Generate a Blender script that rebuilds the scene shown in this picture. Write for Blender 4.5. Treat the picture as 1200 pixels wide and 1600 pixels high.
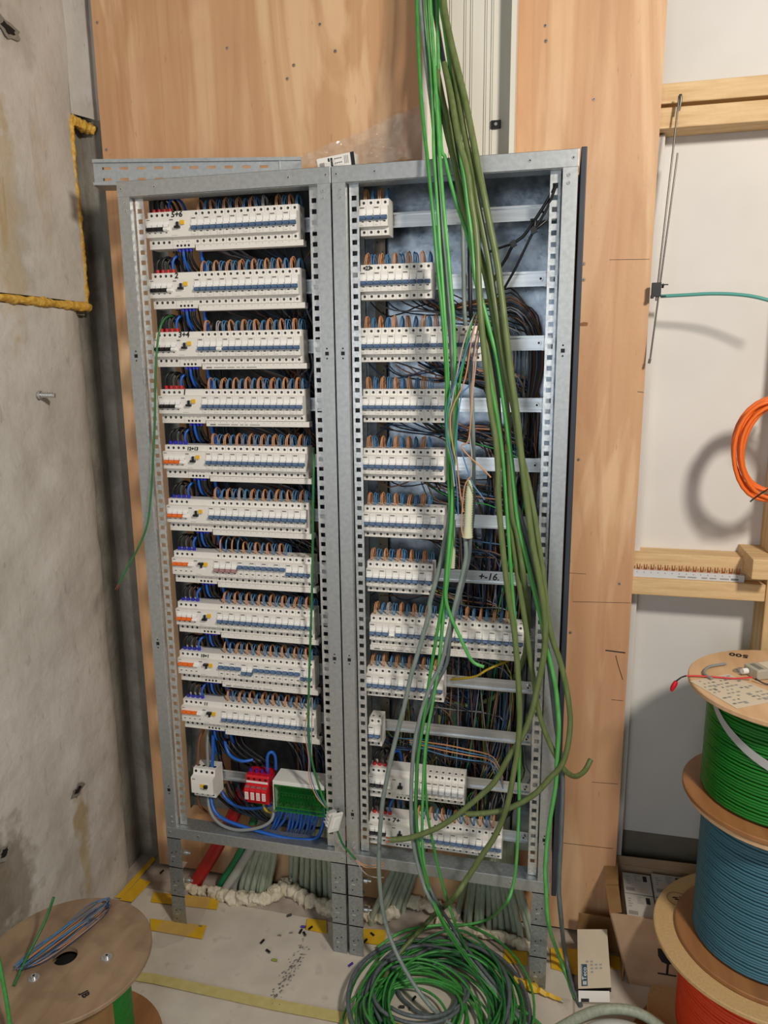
import bpy, bmesh, math, random
from mathutils import Vector, Matrix, noise
for o in list(bpy.data.objects): bpy.data.objects.remove(o)
C = bpy.context.scene.collection
rnd = random.Random(7)
# ------------------------------------------------------------------ camera, world, lights, exposure
F_PX = 1156.04
CAM = Vector((1.1094, -1.7827, 1.702))
YAW, PITCH, ROLL = -.234, -.202, -.0102
fwd = Vector((math.sin(YAW)*math.cos(PITCH), math.cos(YAW)*math.cos(PITCH), math.sin(PITCH)))
rgt0 = Vector((math.cos(YAW), -math.sin(YAW), 0)); up0 = rgt0.cross(fwd)
RGT = rgt0*math.cos(ROLL)+up0*math.sin(ROLL); UP = -rgt0*math.sin(ROLL)+up0*math.cos(ROLL)
cam_data = bpy.data.cameras.new('camera'); cam = bpy.data.objects.new('camera', cam_data); C.objects.link(cam)
cam_data.sensor_fit = 'VERTICAL'; cam_data.sensor_height = 24.0; cam_data.lens = F_PX/1600*24
cam_data.clip_start = .02
cam.matrix_world = Matrix(((RGT.x, UP.x, -fwd.x, CAM.x), (RGT.y, UP.y, -fwd.y, CAM.y), (RGT.z, UP.z, -fwd.z, CAM.z), (0, 0, 0, 1)))
bpy.context.scene.camera = cam
vs = bpy.context.scene.view_settings
vs.view_transform = 'Standard'; vs.look = 'None'; vs.gamma = 1; vs.use_curve_mapping = False; vs.exposure = 0.0
W = bpy.data.worlds.new('world'); bpy.context.scene.world = W; W.use_nodes = True
W.node_tree.nodes['Background'].inputs[0].default_value = (.90, .95, 1.0, 1)
W.node_tree.nodes['Background'].inputs[1].default_value = .09
def area(name, loc, target, size, power, col):
    d = bpy.data.lights.new(name, 'AREA'); d.shape = 'DISK'; d.size = size; d.energy = power; d.color = col
    o = bpy.data.objects.new(name, d); C.objects.link(o); o.location = loc
    o.rotation_euler = (Vector(target)-Vector(loc)).to_track_quat('-Z', 'Y').to_euler(); return o
area('work_lamp', (2.15, -1.75, 2.75), (.75, .1, 1.5), .30, 51, (1, .93, .83))
def_ = area('doorway_daylight', (.45, -3.3, 1.6), (.9, .2, 1.4), 1.0, 18, (.86, .93, 1)); def_.data.shape = 'RECTANGLE'; def_.data.size_y = 1.5

# ------------------------------------------------------------------ helpers
def ray(px, py): return RGT*((px-600)/F_PX)+UP*((800-py)/F_PX)+fwd
def at(px, py, y):                      # real point at depth y behind the cabinet front
    d = ray(px, py); return CAM+d*((y-CAM.y)/d.y)
def onz(px, py, z):                     # real point at height z
    d = ray(px, py); return CAM+d*((z-CAM.z)/d.z)
def lin(r, g, b):
    f = lambda c: (c/255/12.92 if c <= 10 else ((c/255+.055)/1.055)**2.4)
    return (f(r), f(g), f(b), 1)
M = {}
def mat(name, col, rough=.5, metal=0., spec=.5):
    m = bpy.data.materials.new(name); m.use_nodes = True; b = m.node_tree.nodes['Principled BSDF']
    b.inputs['Base Color'].default_value = col; b.inputs['Roughness'].default_value = rough
    b.inputs['Metallic'].default_value = metal; b.inputs['Specular IOR Level'].default_value = spec
    M[name] = m; return m
def noisy(name, c1, c2, scale=(5, 5, 5), nscale=1., rough=.5, metal=0., detail=5, bump=0., bscale=None, lo=.35, hi=.65, spec=.5, bdist=.01, rvar=0):
    m = mat(name, c1, rough, metal, spec); nt = m.node_tree; b = nt.nodes['Principled BSDF']
    tc = nt.nodes.new('ShaderNodeTexCoord'); mp = nt.nodes.new('ShaderNodeMapping'); mp.inputs['Scale'].default_value = scale
    n = nt.nodes.new('ShaderNodeTexNoise'); n.inputs['Scale'].default_value = nscale; n.inputs['Detail'].default_value = detail
    r = nt.nodes.new('ShaderNodeValToRGB'); r.color_ramp.elements[0].position = lo; r.color_ramp.elements[1].position = hi
    r.color_ramp.elements[0].color = c1; r.color_ramp.elements[1].color = c2
    L = nt.links.new
    L(tc.outputs['Object'], mp.inputs[0]); L(mp.outputs[0], n.inputs['Vector']); L(n.outputs['Fac'], r.inputs[0]); L(r.outputs[0], b.inputs['Base Color'])
    if rvar:
        mr = nt.nodes.new('ShaderNodeMapRange'); mr.inputs['To Min'].default_value = rough-rvar; mr.inputs['To Max'].default_value = rough+rvar
        L(n.outputs['Fac'], mr.inputs['Value']); L(mr.outputs[0], b.inputs['Roughness'])
    if bump:
        n2 = nt.nodes.new('ShaderNodeTexNoise'); n2.inputs['Scale'].default_value = bscale or 40; n2.inputs['Detail'].default_value = 6
        bp = nt.nodes.new('ShaderNodeBump'); bp.inputs['Strength'].default_value = bump; bp.inputs['Distance'].default_value = bdist
        L(tc.outputs['Object'], n2.inputs['Vector']); L(n2.outputs['Fac'], bp.inputs['Height']); L(bp.outputs[0], b.inputs['Normal'])
    return m
def layer(m, col, scale, nscale, lo, hi, detail=5, amount=1., offset=(0, 0, 0), dist=0.):
    """mix another noise-masked colour over a material's base colour"""
    nt = m.node_tree; b = nt.nodes['Principled BSDF']; L = nt.links.new
    prev = b.inputs['Base Color'].links[0].from_socket
    tc = nt.nodes.new('ShaderNodeTexCoord'); mp = nt.nodes.new('ShaderNodeMapping'); mp.inputs['Scale'].default_value = scale; mp.inputs['Location'].default_value = offset
    n = nt.nodes.new('ShaderNodeTexNoise'); n.inputs['Scale'].default_value = nscale; n.inputs['Detail'].default_value = detail; n.inputs['Distortion'].default_value = dist
    r = nt.nodes.new('ShaderNodeMapRange'); r.inputs['From Min'].default_value = lo; r.inputs['From Max'].default_value = hi; r.inputs['To Max'].default_value = amount
    mx = nt.nodes.new('ShaderNodeMix'); mx.data_type = 'RGBA'; mx.inputs['B'].default_value = col
    L(tc.outputs['Object'], mp.inputs[0]); L(mp.outputs[0], n.inputs['Vector']); L(n.outputs['Fac'], r.inputs['Value']); L(r.outputs[0], mx.inputs['Factor'])
    L(prev, mx.inputs['A']); L(mx.outputs['Result'], b.inputs['Base Color'])
    return m, mx, r

noisy('plywood', lin(202, 156, 114), lin(214, 170, 126), (9, 9, .6), 2.0, .55, detail=7, bump=.06, bscale=90)
layer(M['plywood'], lin(182, 130, 92), (20, 20, .7), 1.7, .52, .70, 6, .50, (0, 0, 0), .3)
layer(M['plywood'], lin(240, 204, 162), (2.6, 2.6, .40), 1.7, .52, .62, 6, .60, (3, 1, 2), 2.2)
layer(M['plywood'], lin(186, 134, 98), (3.4, 3.4, .5), 1.5, .54, .66, 5, .45, (11, 6, 4), 2.6)
layer(M['plywood'], lin(198, 142, 108), (1.3, 1.3, .9), 1.7, .45, .68, 3, .50, (7, 3, 5), .8)
layer(M['plywood'], lin(150, 104, 74), (60, 60, 14), 1.5, .68, .76, 3, .45, (1, 8, 2))
noisy('ply_edge', lin(150, 108, 72), lin(205, 165, 120), (2, 2, 2), 20, .7)
noisy('reel_ply', lin(138, 112, 88), lin(164, 138, 110), (7, 1.2, 3), 3, .6, detail=8, bump=.1, bscale=60)
layer(M['reel_ply'], lin(104, 84, 66), (4, 4, 4), 3, .48, .72, 7, .6)
noisy('reel_ply_pale', lin(204, 164, 122), lin(220, 182, 140), (9, 1.5, 3), 3, .6, detail=8, bump=.06, bscale=60)
noisy('reel_board', lin(196, 160, 108), lin(206, 172, 122), (30, 30, 30), 6, .8, detail=8, bump=.2, bscale=150, bdist=.002)
noisy('flange_brown', lin(146, 98, 58), lin(168, 116, 72), (6, 1, 3), 4, .45, detail=6)
noisy('concrete', lin(188, 181, 171), lin(212, 206, 197), (1.2, 1.6, 1.2), 2.2, .85, detail=9, bump=.5, bscale=17, bdist=.012)
layer(M['concrete'], lin(158, 151, 140), (7, 7, 3.0), 3.5, .56, .72, 9, .18, (2, 5, 1), .8)
_, _mx, _r = layer(M['concrete'], lin(176, 146, 92), (7, 9, 1.1), 2.6, .56, .68, 7, .75, (4, 2, 6), 1.0)
layer(M['concrete'], lin(132, 122, 108), (26, 26, 9), 1.6, .65, .70, 5, .3, (5, 2, 8), .6)
layer(M['concrete'], lin(214, 208, 200), (5, 5, 5), 2.5, .5, .7, 6, .5, (9, 4, 1))
def spot(m, col, y, z, ry, rz, amount, seed):
    nt = m.node_tree; b = nt.nodes['Principled BSDF']; L = nt.links.new; prev = b.inputs['Base Color'].links[0].from_socket; N = nt.nodes.new
    tc = N('ShaderNodeTexCoord'); n = N('ShaderNodeTexNoise'); n.inputs['Scale'].default_value = 22; n.inputs['Detail'].default_value = 6
    mp = N('ShaderNodeMapping'); mp.inputs['Location'].default_value = (0, -y/ry, -z/rz); mp.inputs['Scale'].default_value = (0, 1/ry, 1/rz)
    ln = N('ShaderNodeVectorMath'); ln.operation = 'LENGTH'; ad = N('ShaderNodeMath'); ad.operation = 'MULTIPLY_ADD'; ad.inputs[1].default_value = 2.2
    r = N('ShaderNodeMapRange'); r.inputs['From Min'].default_value = 2.35; r.inputs['From Max'].default_value = 1.75; r.inputs['To Max'].default_value = amount
    mx = N('ShaderNodeMix'); mx.data_type = 'RGBA'; mx.inputs['B'].default_value = col
    L(tc.outputs['Object'], mp.inputs[0]); L(mp.outputs[0], ln.inputs[0]); L(tc.outputs['Object'], n.inputs['Vector']); L(n.outputs['Fac'], ad.inputs[0]); L(ln.outputs['Value'], ad.inputs[2]); L(ad.outputs[0], r.inputs['Value'])
    L(r.outputs[0], mx.inputs['Factor']); L(prev, mx.inputs['A']); L(mx.outputs['Result'], b.inputs['Base Color'])
# ochre streaks: only on the top part, towards the front of the wall
nt = M['concrete'].node_tree; tc = nt.nodes.new('ShaderNodeTexCoord'); sx = nt.nodes.new('ShaderNodeSeparateXYZ'); nt.links.new(tc.outputs['Object'], sx.inputs[0])
m1 = nt.nodes.new('ShaderNodeMapRange'); m1.inputs['From Min'].default_value = 1.8; m1.inputs['From Max'].default_value = 2.1
m2 = nt.nodes.new('ShaderNodeMapRange'); m2.inputs['From Min'].default_value = .14; m2.inputs['From Max'].default_value = -.1
mm = nt.nodes.new('ShaderNodeMath'); mm.operation = 'MULTIPLY'; mn = nt.nodes.new('ShaderNodeMath'); mn.operation = 'MULTIPLY'
nt.links.new(sx.outputs['Z'], m1.inputs['Value']); nt.links.new(sx.outputs['Y'], m2.inputs['Value'])
nt.links.new(m1.outputs[0], mm.inputs[0]); nt.links.new(m2.outputs[0], mm.inputs[1]); nt.links.new(mm.outputs[0], mn.inputs[0]); nt.links.new(_r.outputs[0], mn.inputs[1]); nt.links.new(mn.outputs[0], _mx.inputs['Factor'])
def wallpt(px, py): return CAM+ray(px, py)*((-.245-CAM.x)/ray(px, py).x)
for (px, py), ry, rz, c_, am in (((128, 1285), .034, .10, (170, 146, 108), .85), ((134, 1345), .022, .11, (176, 156, 120), .7), ((16, 1385), .10, .16, (138, 128, 112), .8), ((2, 1420), .05, .2, (120, 108, 88), .6), ((20, 330), .05, .25, (160, 148, 126), .35), ((8, 330), .05, .30, (190, 162, 110), .4), ((30, 60), .05, .06, (156, 149, 138), .35)):
    p = wallpt(px, py); spot(M['concrete'], lin(*c_), p.y, p.z, ry, rz, am, 1)
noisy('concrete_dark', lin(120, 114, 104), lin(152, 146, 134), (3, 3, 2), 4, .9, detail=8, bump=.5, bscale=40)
noisy('stain', lin(150, 124, 84), lin(188, 168, 130), (20, 20, 5), 3, .9, detail=6)
noisy('pu_foam', lin(206, 152, 44), lin(232, 190, 92), (30, 30, 30), 3, .8, detail=5, bump=.6, bscale=60, bdist=.01)
noisy('white_foam', lin(206, 194, 168), lin(226, 216, 194), (20, 20, 20), 3, .85, detail=5, bump=.6, bscale=50, bdist=.01)
noisy('plasterboard', lin(214, 210, 204), lin(222, 218, 212), (2, 2, 2), 2, .75, detail=3)
noisy('lower_wall', lin(116, 108, 94), lin(130, 121, 106), (2, 2, 2), 3, .7)
noisy('timber', lin(204, 168, 118), lin(228, 196, 148), (2.2, 26, 26), 2.4, .65, detail=7, bump=.12, bscale=80)
layer(M['timber'], lin(178, 136, 88), (3, 30, 30), 2.0, .55, .75, 5, .7)
noisy('timber_up', lin(196, 160, 108), lin(220, 186, 136), (26, 26, 2), 2.4, .65, detail=7, bump=.12, bscale=80)
noisy('galv', lin(150, 156, 158), lin(178, 184, 186), (60, 60, 60), 2.2, .42, .75, detail=4, lo=.3, hi=.7)
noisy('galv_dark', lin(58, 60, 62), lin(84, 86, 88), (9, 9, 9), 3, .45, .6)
noisy('galv_post', lin(174, 177, 177), lin(190, 193, 193), (30, 30, 30), 3, .42, .7, detail=4, lo=.3, hi=.7)
noisy('galv_bright', lin(196, 198, 198), lin(222, 224, 222), (40, 40, 40), 3, .34, .7, detail=4)
noisy('galv_panel', lin(108, 118, 128), lin(176, 186, 196), (9, 9, 9), 3.2, .30, .95, detail=10, lo=.3, hi=.7, bump=.03, bscale=120, rvar=.08)
noisy('rail_metal', lin(190, 194, 196), lin(212, 216, 218), (1, 40, 40), 3, .30, .8)
mat('screw_metal', lin(205, 205, 205), .3, .8)
noisy('side_panel_paint', lin(44, 50, 60), lin(52, 58, 68), (4, 4, 4), 3, .45)
noisy('paper', lin(200, 189, 174), lin(215, 205, 190), (4, 4, 4), 2.2, .85, detail=8, bump=.15, bscale=18, bdist=.01)
layer(M['paper'], lin(140, 126, 112), (7, 7, 7), 2.5, .60, .74, 8, .5)
noisy('screed', lin(160, 146, 134), lin(184, 170, 158), (6, 6, 6), 2.5, .9, detail=8, bump=.2, bscale=40)
noisy('tape_yellow', lin(214, 168, 28), lin(226, 182, 44), (9, 9, 9), 3, .45)
noisy('tape_masking', lin(196, 178, 112), lin(206, 190, 128), (14, 14, 14), 3, .7)
noisy('cardboard', lin(172, 142, 112), lin(184, 154, 124), (4, 4, 4), 4, .8)
noisy('cardboard_dark', lin(132, 98, 58), lin(150, 114, 70), (4, 4, 4), 4, .8)
noisy('box_cream', lin(196, 180, 156), lin(204, 188, 164), (4, 4, 4), 3, .7)
noisy('breaker_white', lin(232, 228, 220), lin(237, 233, 226), (9, 9, 9), 3, .42)
mat('breaker_pale', lin(246, 244, 240), .4)
mat('label_grey', lin(120, 118, 114), .6); mat('print_grey', lin(150, 148, 144), .6); mat('seam', lin(150, 146, 138), .7)
mat('black_hole', lin(16, 15, 15), .7); mat('black_plastic', lin(20, 20, 22), .4); mat('ink', lin(24, 24, 30), .7)
mat('toggle_blue', lin(84, 110, 146), .4); mat('toggle_black', lin(24, 24, 26), .35); mat('toggle_orange', lin(236, 112, 32), .4); mat('toggle_pink', lin(170, 128, 128), .45); mat('toggle_grey', lin(178, 180, 184), .4)
mat('button_yellow', lin(236, 184, 28), .4)
mat('ferrule_red', lin(206, 26, 40), .4); mat('ferrule_blue', lin(34, 44, 190), .4)
mat('w_brown', lin(206, 146, 102), .45); mat('w_blue', lin(78, 128, 172), .45); mat('w_tan', lin(150, 104, 76), .5); mat('w_steelblue', lin(54, 92, 130), .5); mat('w_black', lin(22, 22, 24), .4); mat('w_white', lin(178, 172, 170), .5)
mat('w_navy', lin(42, 64, 92), .5); mat('w_darkbrown', lin(104, 72, 52), .5); mat('w_grey', lin(116, 118, 122), .5); mat('w_yg', lin(140, 150, 40), .5); mat('w_green', lin(40, 130, 62), .5); mat('w_yellow', lin(190, 160, 40), .5)
mat('cable_power_blue', lin(30, 96, 190), .35); mat('cable_grey', lin(138, 142, 142), .45); mat('cable_brown', lin(120, 78, 52), .45)
def fleck(n, a, b, r=.4): noisy(n, a, b, (60, 60, 12), 2, r, detail=3)
fleck('bus_green', lin(58, 138, 58), lin(72, 154, 72)); fleck('bus_green_light', lin(80, 162, 80), lin(98, 180, 96)); fleck('bus_green_dark', lin(42, 106, 56), lin(54, 122, 66))
fleck('olive', lin(92, 108, 60), lin(108, 122, 74), .45); fleck('grey_cable', lin(118, 132, 126), lin(138, 150, 144), .45); fleck('slate_cable', lin(86, 94, 98), lin(104, 112, 114), .45)
fleck('conduit', lin(150, 160, 140), lin(170, 178, 160), .5); mat('conduit_red', lin(176, 26, 32), .4); mat('conduit_green', lin(22, 128, 82), .4); mat('conduit_pale', lin(176, 176, 170), .5)
mat('reel_green', lin(22, 118, 34), .4); mat('reel_blue', lin(62, 112, 130), .45); mat('reel_red', lin(226, 66, 26), .4); mat('orange_cable', lin(238, 110, 34), .4); mat('teal', lin(86, 160, 150), .45)
mat('duct_white', lin(222, 217, 204), .5); mat('spiral', lin(208, 212, 178), .6); mat('strap_grey', lin(176, 176, 176), .6)
mat('copper', lin(200, 120, 80), .3, .9); mat('busbar_grey', lin(206, 208, 210), .5); mat('steel_rod', lin(120, 114, 108), .35, .7)
mat('red_plastic', lin(206, 22, 38), .35); mat('white_plastic', lin(234, 232, 226), .4); mat('tester_beige', lin(176, 170, 152), .5); mat('sticker', lin(214, 200, 176), .6); mat('box_grey', lin(190, 184, 174), .7)
mat('teco_blue', lin(18, 62, 84), .5); mat('green_inside', lin(16, 84, 36), .4); mat('violet', lin(70, 40, 150), .4)
def glassy(name, col, alpha, rough):
    m = mat(name, col, rough); b = m.node_tree.nodes['Principled BSDF']; b.inputs['Alpha'].default_value = alpha; return m
glassy('green_cover', lin(0, 120, 30), .16, .06); glassy('film', lin(205, 198, 190), .17, .09); glassy('film_floor', lin(205, 198, 190), .10, .1)

class MB:
    def __init__(s): s.v = []; s.f = []; s.mi = []; s.sm = []; s.mats = []
    def m(s, name):
        if name not in s.mats: s.mats.append(name)
        return s.mats.index(name)
    def add(s, vs, fs, mt, smooth=False):
        o = len(s.v); s.v += [tuple(v) for v in vs]; k = s.m(mt)
        for f in fs: s.f.append([i+o for i in f]); s.mi.append(k); s.sm.append(smooth)
    def box(s, x0, x1, y0, y1, z0, z1, mt):
        s.add([(x0, y0, z0), (x1, y0, z0), (x1, y1, z0), (x0, y1, z0), (x0, y0, z1), (x1, y0, z1), (x1, y1, z1), (x0, y1, z1)],
              [(0, 3, 2, 1), (4, 5, 6, 7), (0, 1, 5, 4), (1, 2, 6, 5), (2, 3, 7, 6), (3, 0, 4, 7)], mt)
    def obox(s, c, ax, ay, az, mt):      # oriented box, half axes
        c, ax, ay, az = map(Vector, (c, ax, ay, az)); vs = []
        for k in (-1, 1):
            for i, j in ((-1, -1), (1, -1), (1, 1), (-1, 1)): vs.append(c+ax*i+ay*j+az*k)
        s.add(vs, [(0, 3, 2, 1), (4, 5, 6, 7), (0, 1, 5, 4), (1, 2, 6, 5), (2, 3, 7, 6), (3, 0, 4, 7)], mt)
    def prism(s, prof, x0, x1, mt):      # (y,z) profile extruded along x
        n = len(prof); s.add([(x0, y, z) for y, z in prof]+[(x1, y, z) for y, z in prof],
              [tuple(range(n))[::-1], tuple(range(n, 2*n))]+[(i, (i+1) % n, n+(i+1) % n, n+i) for i in range(n)], mt)
    def quad(s, a, b, c, d, mt): s.add([a, b, c, d], [(0, 1, 2, 3)], mt)
    def cyl(s, p0, p1, r, mt, n=8, r1=None, cap=True):
        s.tube([p0, p1], r, mt, n, 0, r1=r1, cap=cap)
    def tube(s, path, r, mt, n=8, sub=5, r1=None, cap=True, rf=None):
        P = [Vector(p) for p in path]
        if sub and len(P) > 2: P = smooth(P, sub)
        vs = []; t0 = (P[1]-P[0]).normalized(); a = Vector((0, 0, 1)) if abs(t0.z) < .9 else Vector((1, 0, 0)); u = t0.cross(a).normalized()
        N = len(P)
        for i, p in enumerate(P):
            t = (P[min(i+1, N-1)]-P[max(i-1, 0)]); t = t.normalized() if t.length > 1e-9 else t0
            u = (u-t*u.dot(t)); u = u.normalized() if u.length > 1e-6 else t.orthogonal().normalized(); w = t.cross(u)
            rr = r if r1 is None else r+(r1-r)*i/(N-1)
            if rf: rr = rf(i, N)
            for k in range(n):
                th = 2*math.pi*k/n; vs.append(p+(u*math.cos(th)+w*math.sin(th))*rr)
        fs = [(i*n+k, i*n+(k+1) % n, (i+1)*n+(k+1) % n, (i+1)*n+k) for i in range(N-1) for k in range(n)]
        s.add(vs, fs, mt, True)
        if cap: s.add(vs[:n], [tuple(range(n))[::-1]], mt); s.add(vs[-n:], [tuple(range(n))], mt)
    def disc(s, c, nrm, r, mt, n=12):
        nrm = Vector(nrm).normalized(); u = nrm.orthogonal().normalized(); w = nrm.cross(u); c = Vector(c)
        s.add([c+(u*math.cos(2*math.pi*k/n)+w*math.sin(2*math.pi*k/n))*r for k in range(n)], [tuple(range(n))], mt)
    def lathe(s, prof, c, mt, n=48, smooth_=True, closed=True):   # (r,z) profile about vertical axis at c
        k = len(prof); vs = []
        for i in range(n):
            th = 2*math.pi*i/n
            for r, z in prof: vs.append((c[0]+r*math.cos(th), c[1]+r*math.sin(th), c[2]+z))
        fs = []
        for i in range(n):
            j = (i+1) % n
            for q in range(k if closed else k-1):
                q2 = (q+1) % k; fs.append((i*k+q, j*k+q, j*k+q2, i*k+q2))
        s.add(vs, fs, mt, smooth_)
    def mesh(s, name):
        me = bpy.data.meshes.new(name); me.from_pydata(s.v, [], s.f)
        for k in s.mats: me.materials.append(M[k])
        me.polygons.foreach_set('material_index', s.mi); me.polygons.foreach_set('use_smooth', s.sm); me.update(); return me
    def build(s, name, parent=None, bevel=0):
        me = s.mesh(name); return link(name, me, parent, bevel)
def link(name, me, parent=None, bevel=0):
    o = bpy.data.objects.new(name, me); C.objects.link(o)
    if parent: o.parent = parent
    if bevel:
        b = o.modifiers.new('bevel', 'BEVEL'); b.width = bevel; b.segments = 2; b.limit_method = 'ANGLE'
    return o
def smooth(P, sub):
    out = []
    for i in range(len(P)-1):
        p0, p1, p2, p3 = P[max(i-1, 0)], P[i], P[i+1], P[min(i+2, len(P)-1)]
        for k in range(sub):
            t = k/sub; out.append(.5*((2*p1)+(p2-p0)*t+(2*p0-5*p1+4*p2-p3)*t*t+(3*p1-p0-3*p2+p3)*t**3))
    out.append(P[-1]); return out
def tag(o, label, cat, group=None, kind=None):
    if label: o['label'] = label
    if cat: o['category'] = cat
    if group: o['group'] = group
    if kind: o['kind'] = kind
    return o
def thing(name, label, cat, loc=(0, 0, 0), group=None):
    o = bpy.data.objects.new(name, None); C.objects.link(o); o.location = loc; o.empty_display_size = .02
    return tag(o, label, cat, group)
def struct(o): o['kind'] = 'structure'; return o
ORD = ['first', 'second', 'third', 'fourth', 'fifth', 'sixth', 'seventh', 'eighth', 'ninth', 'tenth', 'eleventh', 'twelfth', 'thirteenth', 'fourteenth', 'fifteenth', 'sixteenth', 'seventeenth', 'eighteenth', 'nineteenth', 'twentieth', 'twenty-first', 'twenty-second', 'twenty-third', 'twenty-fourth']
def text(txt, size, mt, name, parent, loc, ex, ey, depth=.0003, shear=0, align='LEFT'):
    """lettering as real thin geometry; ex = writing direction, ey = up direction of the letters"""
    cu = bpy.data.curves.new('lettering', 'FONT'); cu.body = txt; cu.size = size; cu.extrude = depth; cu.shear = shear; cu.align_x = align; cu.resolution_u = 2; cu.offset = .0006 if name == 'handwriting' else 0
    tmp = bpy.data.objects.new('lettering', cu); C.objects.link(tmp)
    dg = bpy.context.evaluated_depsgraph_get(); me = bpy.data.meshes.new_from_object(tmp.evaluated_get(dg)); bpy.data.objects.remove(tmp)
    ex = Vector(ex).normalized(); ey = Vector(ey).normalized(); ez = ex.cross(ey)
    me.transform(Matrix(((ex.x, ey.x, ez.x, loc[0]), (ex.y, ey.y, ez.y, loc[1]), (ex.z, ey.z, ez.z, loc[2]), (0, 0, 0, 1))))
    me.materials.clear(); me.materials.append(M[mt]); return link(name, me, parent)

# ------------------------------------------------------------------ setting: floor, walls
YB = .23                                        # front of the plywood
b = MB(); b.box(-.5, 3.2, -3, .6, -.06, 0, 'screed'); struct(b.build('floor'))
def lump(name, nu, nv, fn, mt, amp, fr, seed, parent=None, axis=0):
    vs = []; fs = []
    for i in range(nu+1):
        for j in range(nv+1):
            p = Vector(fn(i/nu, j/nv)); d = noise.fractal(Vector((p.x*fr+seed, p.y*fr, p.z*fr)), 1, 2, 4)*amp
            p[axis] += d; vs.append(p)
    for i in range(nu):
        for j in range(nv): fs.append((i*(nv+1)+j, (i+1)*(nv+1)+j, (i+1)*(nv+1)+j+1, i*(nv+1)+j+1))
    b = MB(); b.add(vs, fs, mt, True); return b.build(name, parent)
# left concrete wall: lower cast piece with a rough edge, a notch above it and the upper piece
WX = -.245
wl = struct(lump('wall_left', 90, 120, lambda u, v: (WX-.035*max(0, (u-.965)/.035)**2, -2.6+u*2.80, v*1.852), 'concrete', .006, 9, 3))
up = lump('concrete_lintel', 60, 60, lambda u, v: (WX, -2.6+u*2.80, 1.876+v*1.4), 'concrete', .004, 7, 9, wl)
up2 = lump('concrete_lintel', 8, 30, lambda u, v: (WX+.03*u, .2+u*.076, 2.385+v*.9), 'concrete', .003, 7, 9, wl)
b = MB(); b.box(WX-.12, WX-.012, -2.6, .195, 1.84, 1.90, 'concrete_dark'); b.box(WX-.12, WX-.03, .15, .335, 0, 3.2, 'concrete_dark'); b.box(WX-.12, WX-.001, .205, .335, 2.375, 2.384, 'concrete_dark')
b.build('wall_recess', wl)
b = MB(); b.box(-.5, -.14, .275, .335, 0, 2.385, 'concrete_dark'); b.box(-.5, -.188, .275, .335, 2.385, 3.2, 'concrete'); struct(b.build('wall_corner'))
b = MB(); b.box(-.14, 3.2, .335, .36, .30, 3.4, 'plasterboard'); wb = struct(b.build('wall_back'))
b = MB(); b.box(-.14, 3.2, .345, .36, 0, .30, 'lower_wall'); b.build('plinth_wall', wb)
# yellow foam in the joints of the wall
def foam(name, pts, r, mt, parent, seed, n=10):
    P = smooth([Vector(p) for p in pts], 30); b = MB()
    b.tube(P, r, mt, n+8, 0, rf=lambda i, N: r*(.85+.4*noise.noise(Vector((i*.13, seed, 0)))))
    for i, v in enumerate(b.v):
        v = Vector(v); d = noise.noise_vector(v*48+Vector((seed, 0, 0)))*r*.36+noise.noise_vector(v*125+Vector((seed, 3, 0)))*r*.24; b.v[i] = tuple(v+d)
    return b.build(name, parent)
foam('foam_strip', [(WX+.004, -1.6, 1.862), (WX+.004, -.6, 1.865), (WX+.004, -.1, 1.863), (WX+.005, .19, 1.862)], .013, 'pu_foam', wl, 1)
foam('foam_strip', [(WX-.004, .197, 1.862), (WX-.004, .199, 2.0), (WX-.006, .197, 2.2), (WX-.003, .196, 2.37)], .009, 'pu_foam', wl, 2)
foam('foam_strip', [(WX-.003, .195, 2.368), (WX+.002, .235, 2.364), (WX+.02, .27, 2.358)], .016, 'pu_foam', wl, 5)
def hole(px, py, r, seed, tail=0):
    c = None
    d = ray(px, py); c = CAM+d*((WX-CAM.x)/d.x); b = MB(); n = 14
    ring = [Vector((.0035+.004*rnd.random(), math.cos(2*math.pi*k/n)*r*2.2*(.6+.8*rnd.random()), math.sin(2*math.pi*k/n)*r*1.2*(.6+.8*rnd.random()))) for k in range(n)]
    inn = [Vector((.0045, p.y*.55, p.z*.55)) for p in ring]
    b.add([c+p for p in ring]+[c+p for p in inn], [(k, (k+1) % n, n+(k+1) % n, n+k) for k in range(n)], 'concrete_dark', True)
    b.add([c+p for p in inn], [tuple(range(n))], 'black_hole')
    if tail:
        m_ = 16
        vs = []
        for i in range(m_+1):
            w = r*(.75-.4*i/m_)*(1+.4*noise.noise(Vector((i*.6, seed, 0)))); yy = .02*i/m_
            vs += [c+Vector((.0062, -w+yy, -r-tail*i/m_)), c+Vector((.0062, w+yy, -r-tail*i/m_))]
        b.add(vs, [(2*i, 2*i+1, 2*i+3, 2*i+2) for i in range(m_)], 'stain')
    return b.build('concrete_hole', wl)
hole(12, 46, .020, 1); hole(120, 1234, .013, 2); hole(5, 1332, .014, 3)
c = CAM+ray(58, 617)*((WX-CAM.x)/ray(58, 617).x)
t = thing('anchor_bolt', 'small steel anchor bolt sticking out of the bare concrete wall', 'bolt', c)
b = MB(); b.cyl((0, 0, 0), (.045, .012, -.002), .0065, 'screw_metal', 10)
for k in range(5): b.cyl((.012+k*.006, .003+k*.0016, -.0005), (.015+k*.006, .004+k*.0016, -.0006), .0075, 'screw_metal', 10)
b.build('threaded_stub', t); b = MB(); b.cyl((.004, .001, 0), (.010, .0025, 0), .012, 'screw_metal', 6); b.build('nut', t)

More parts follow.
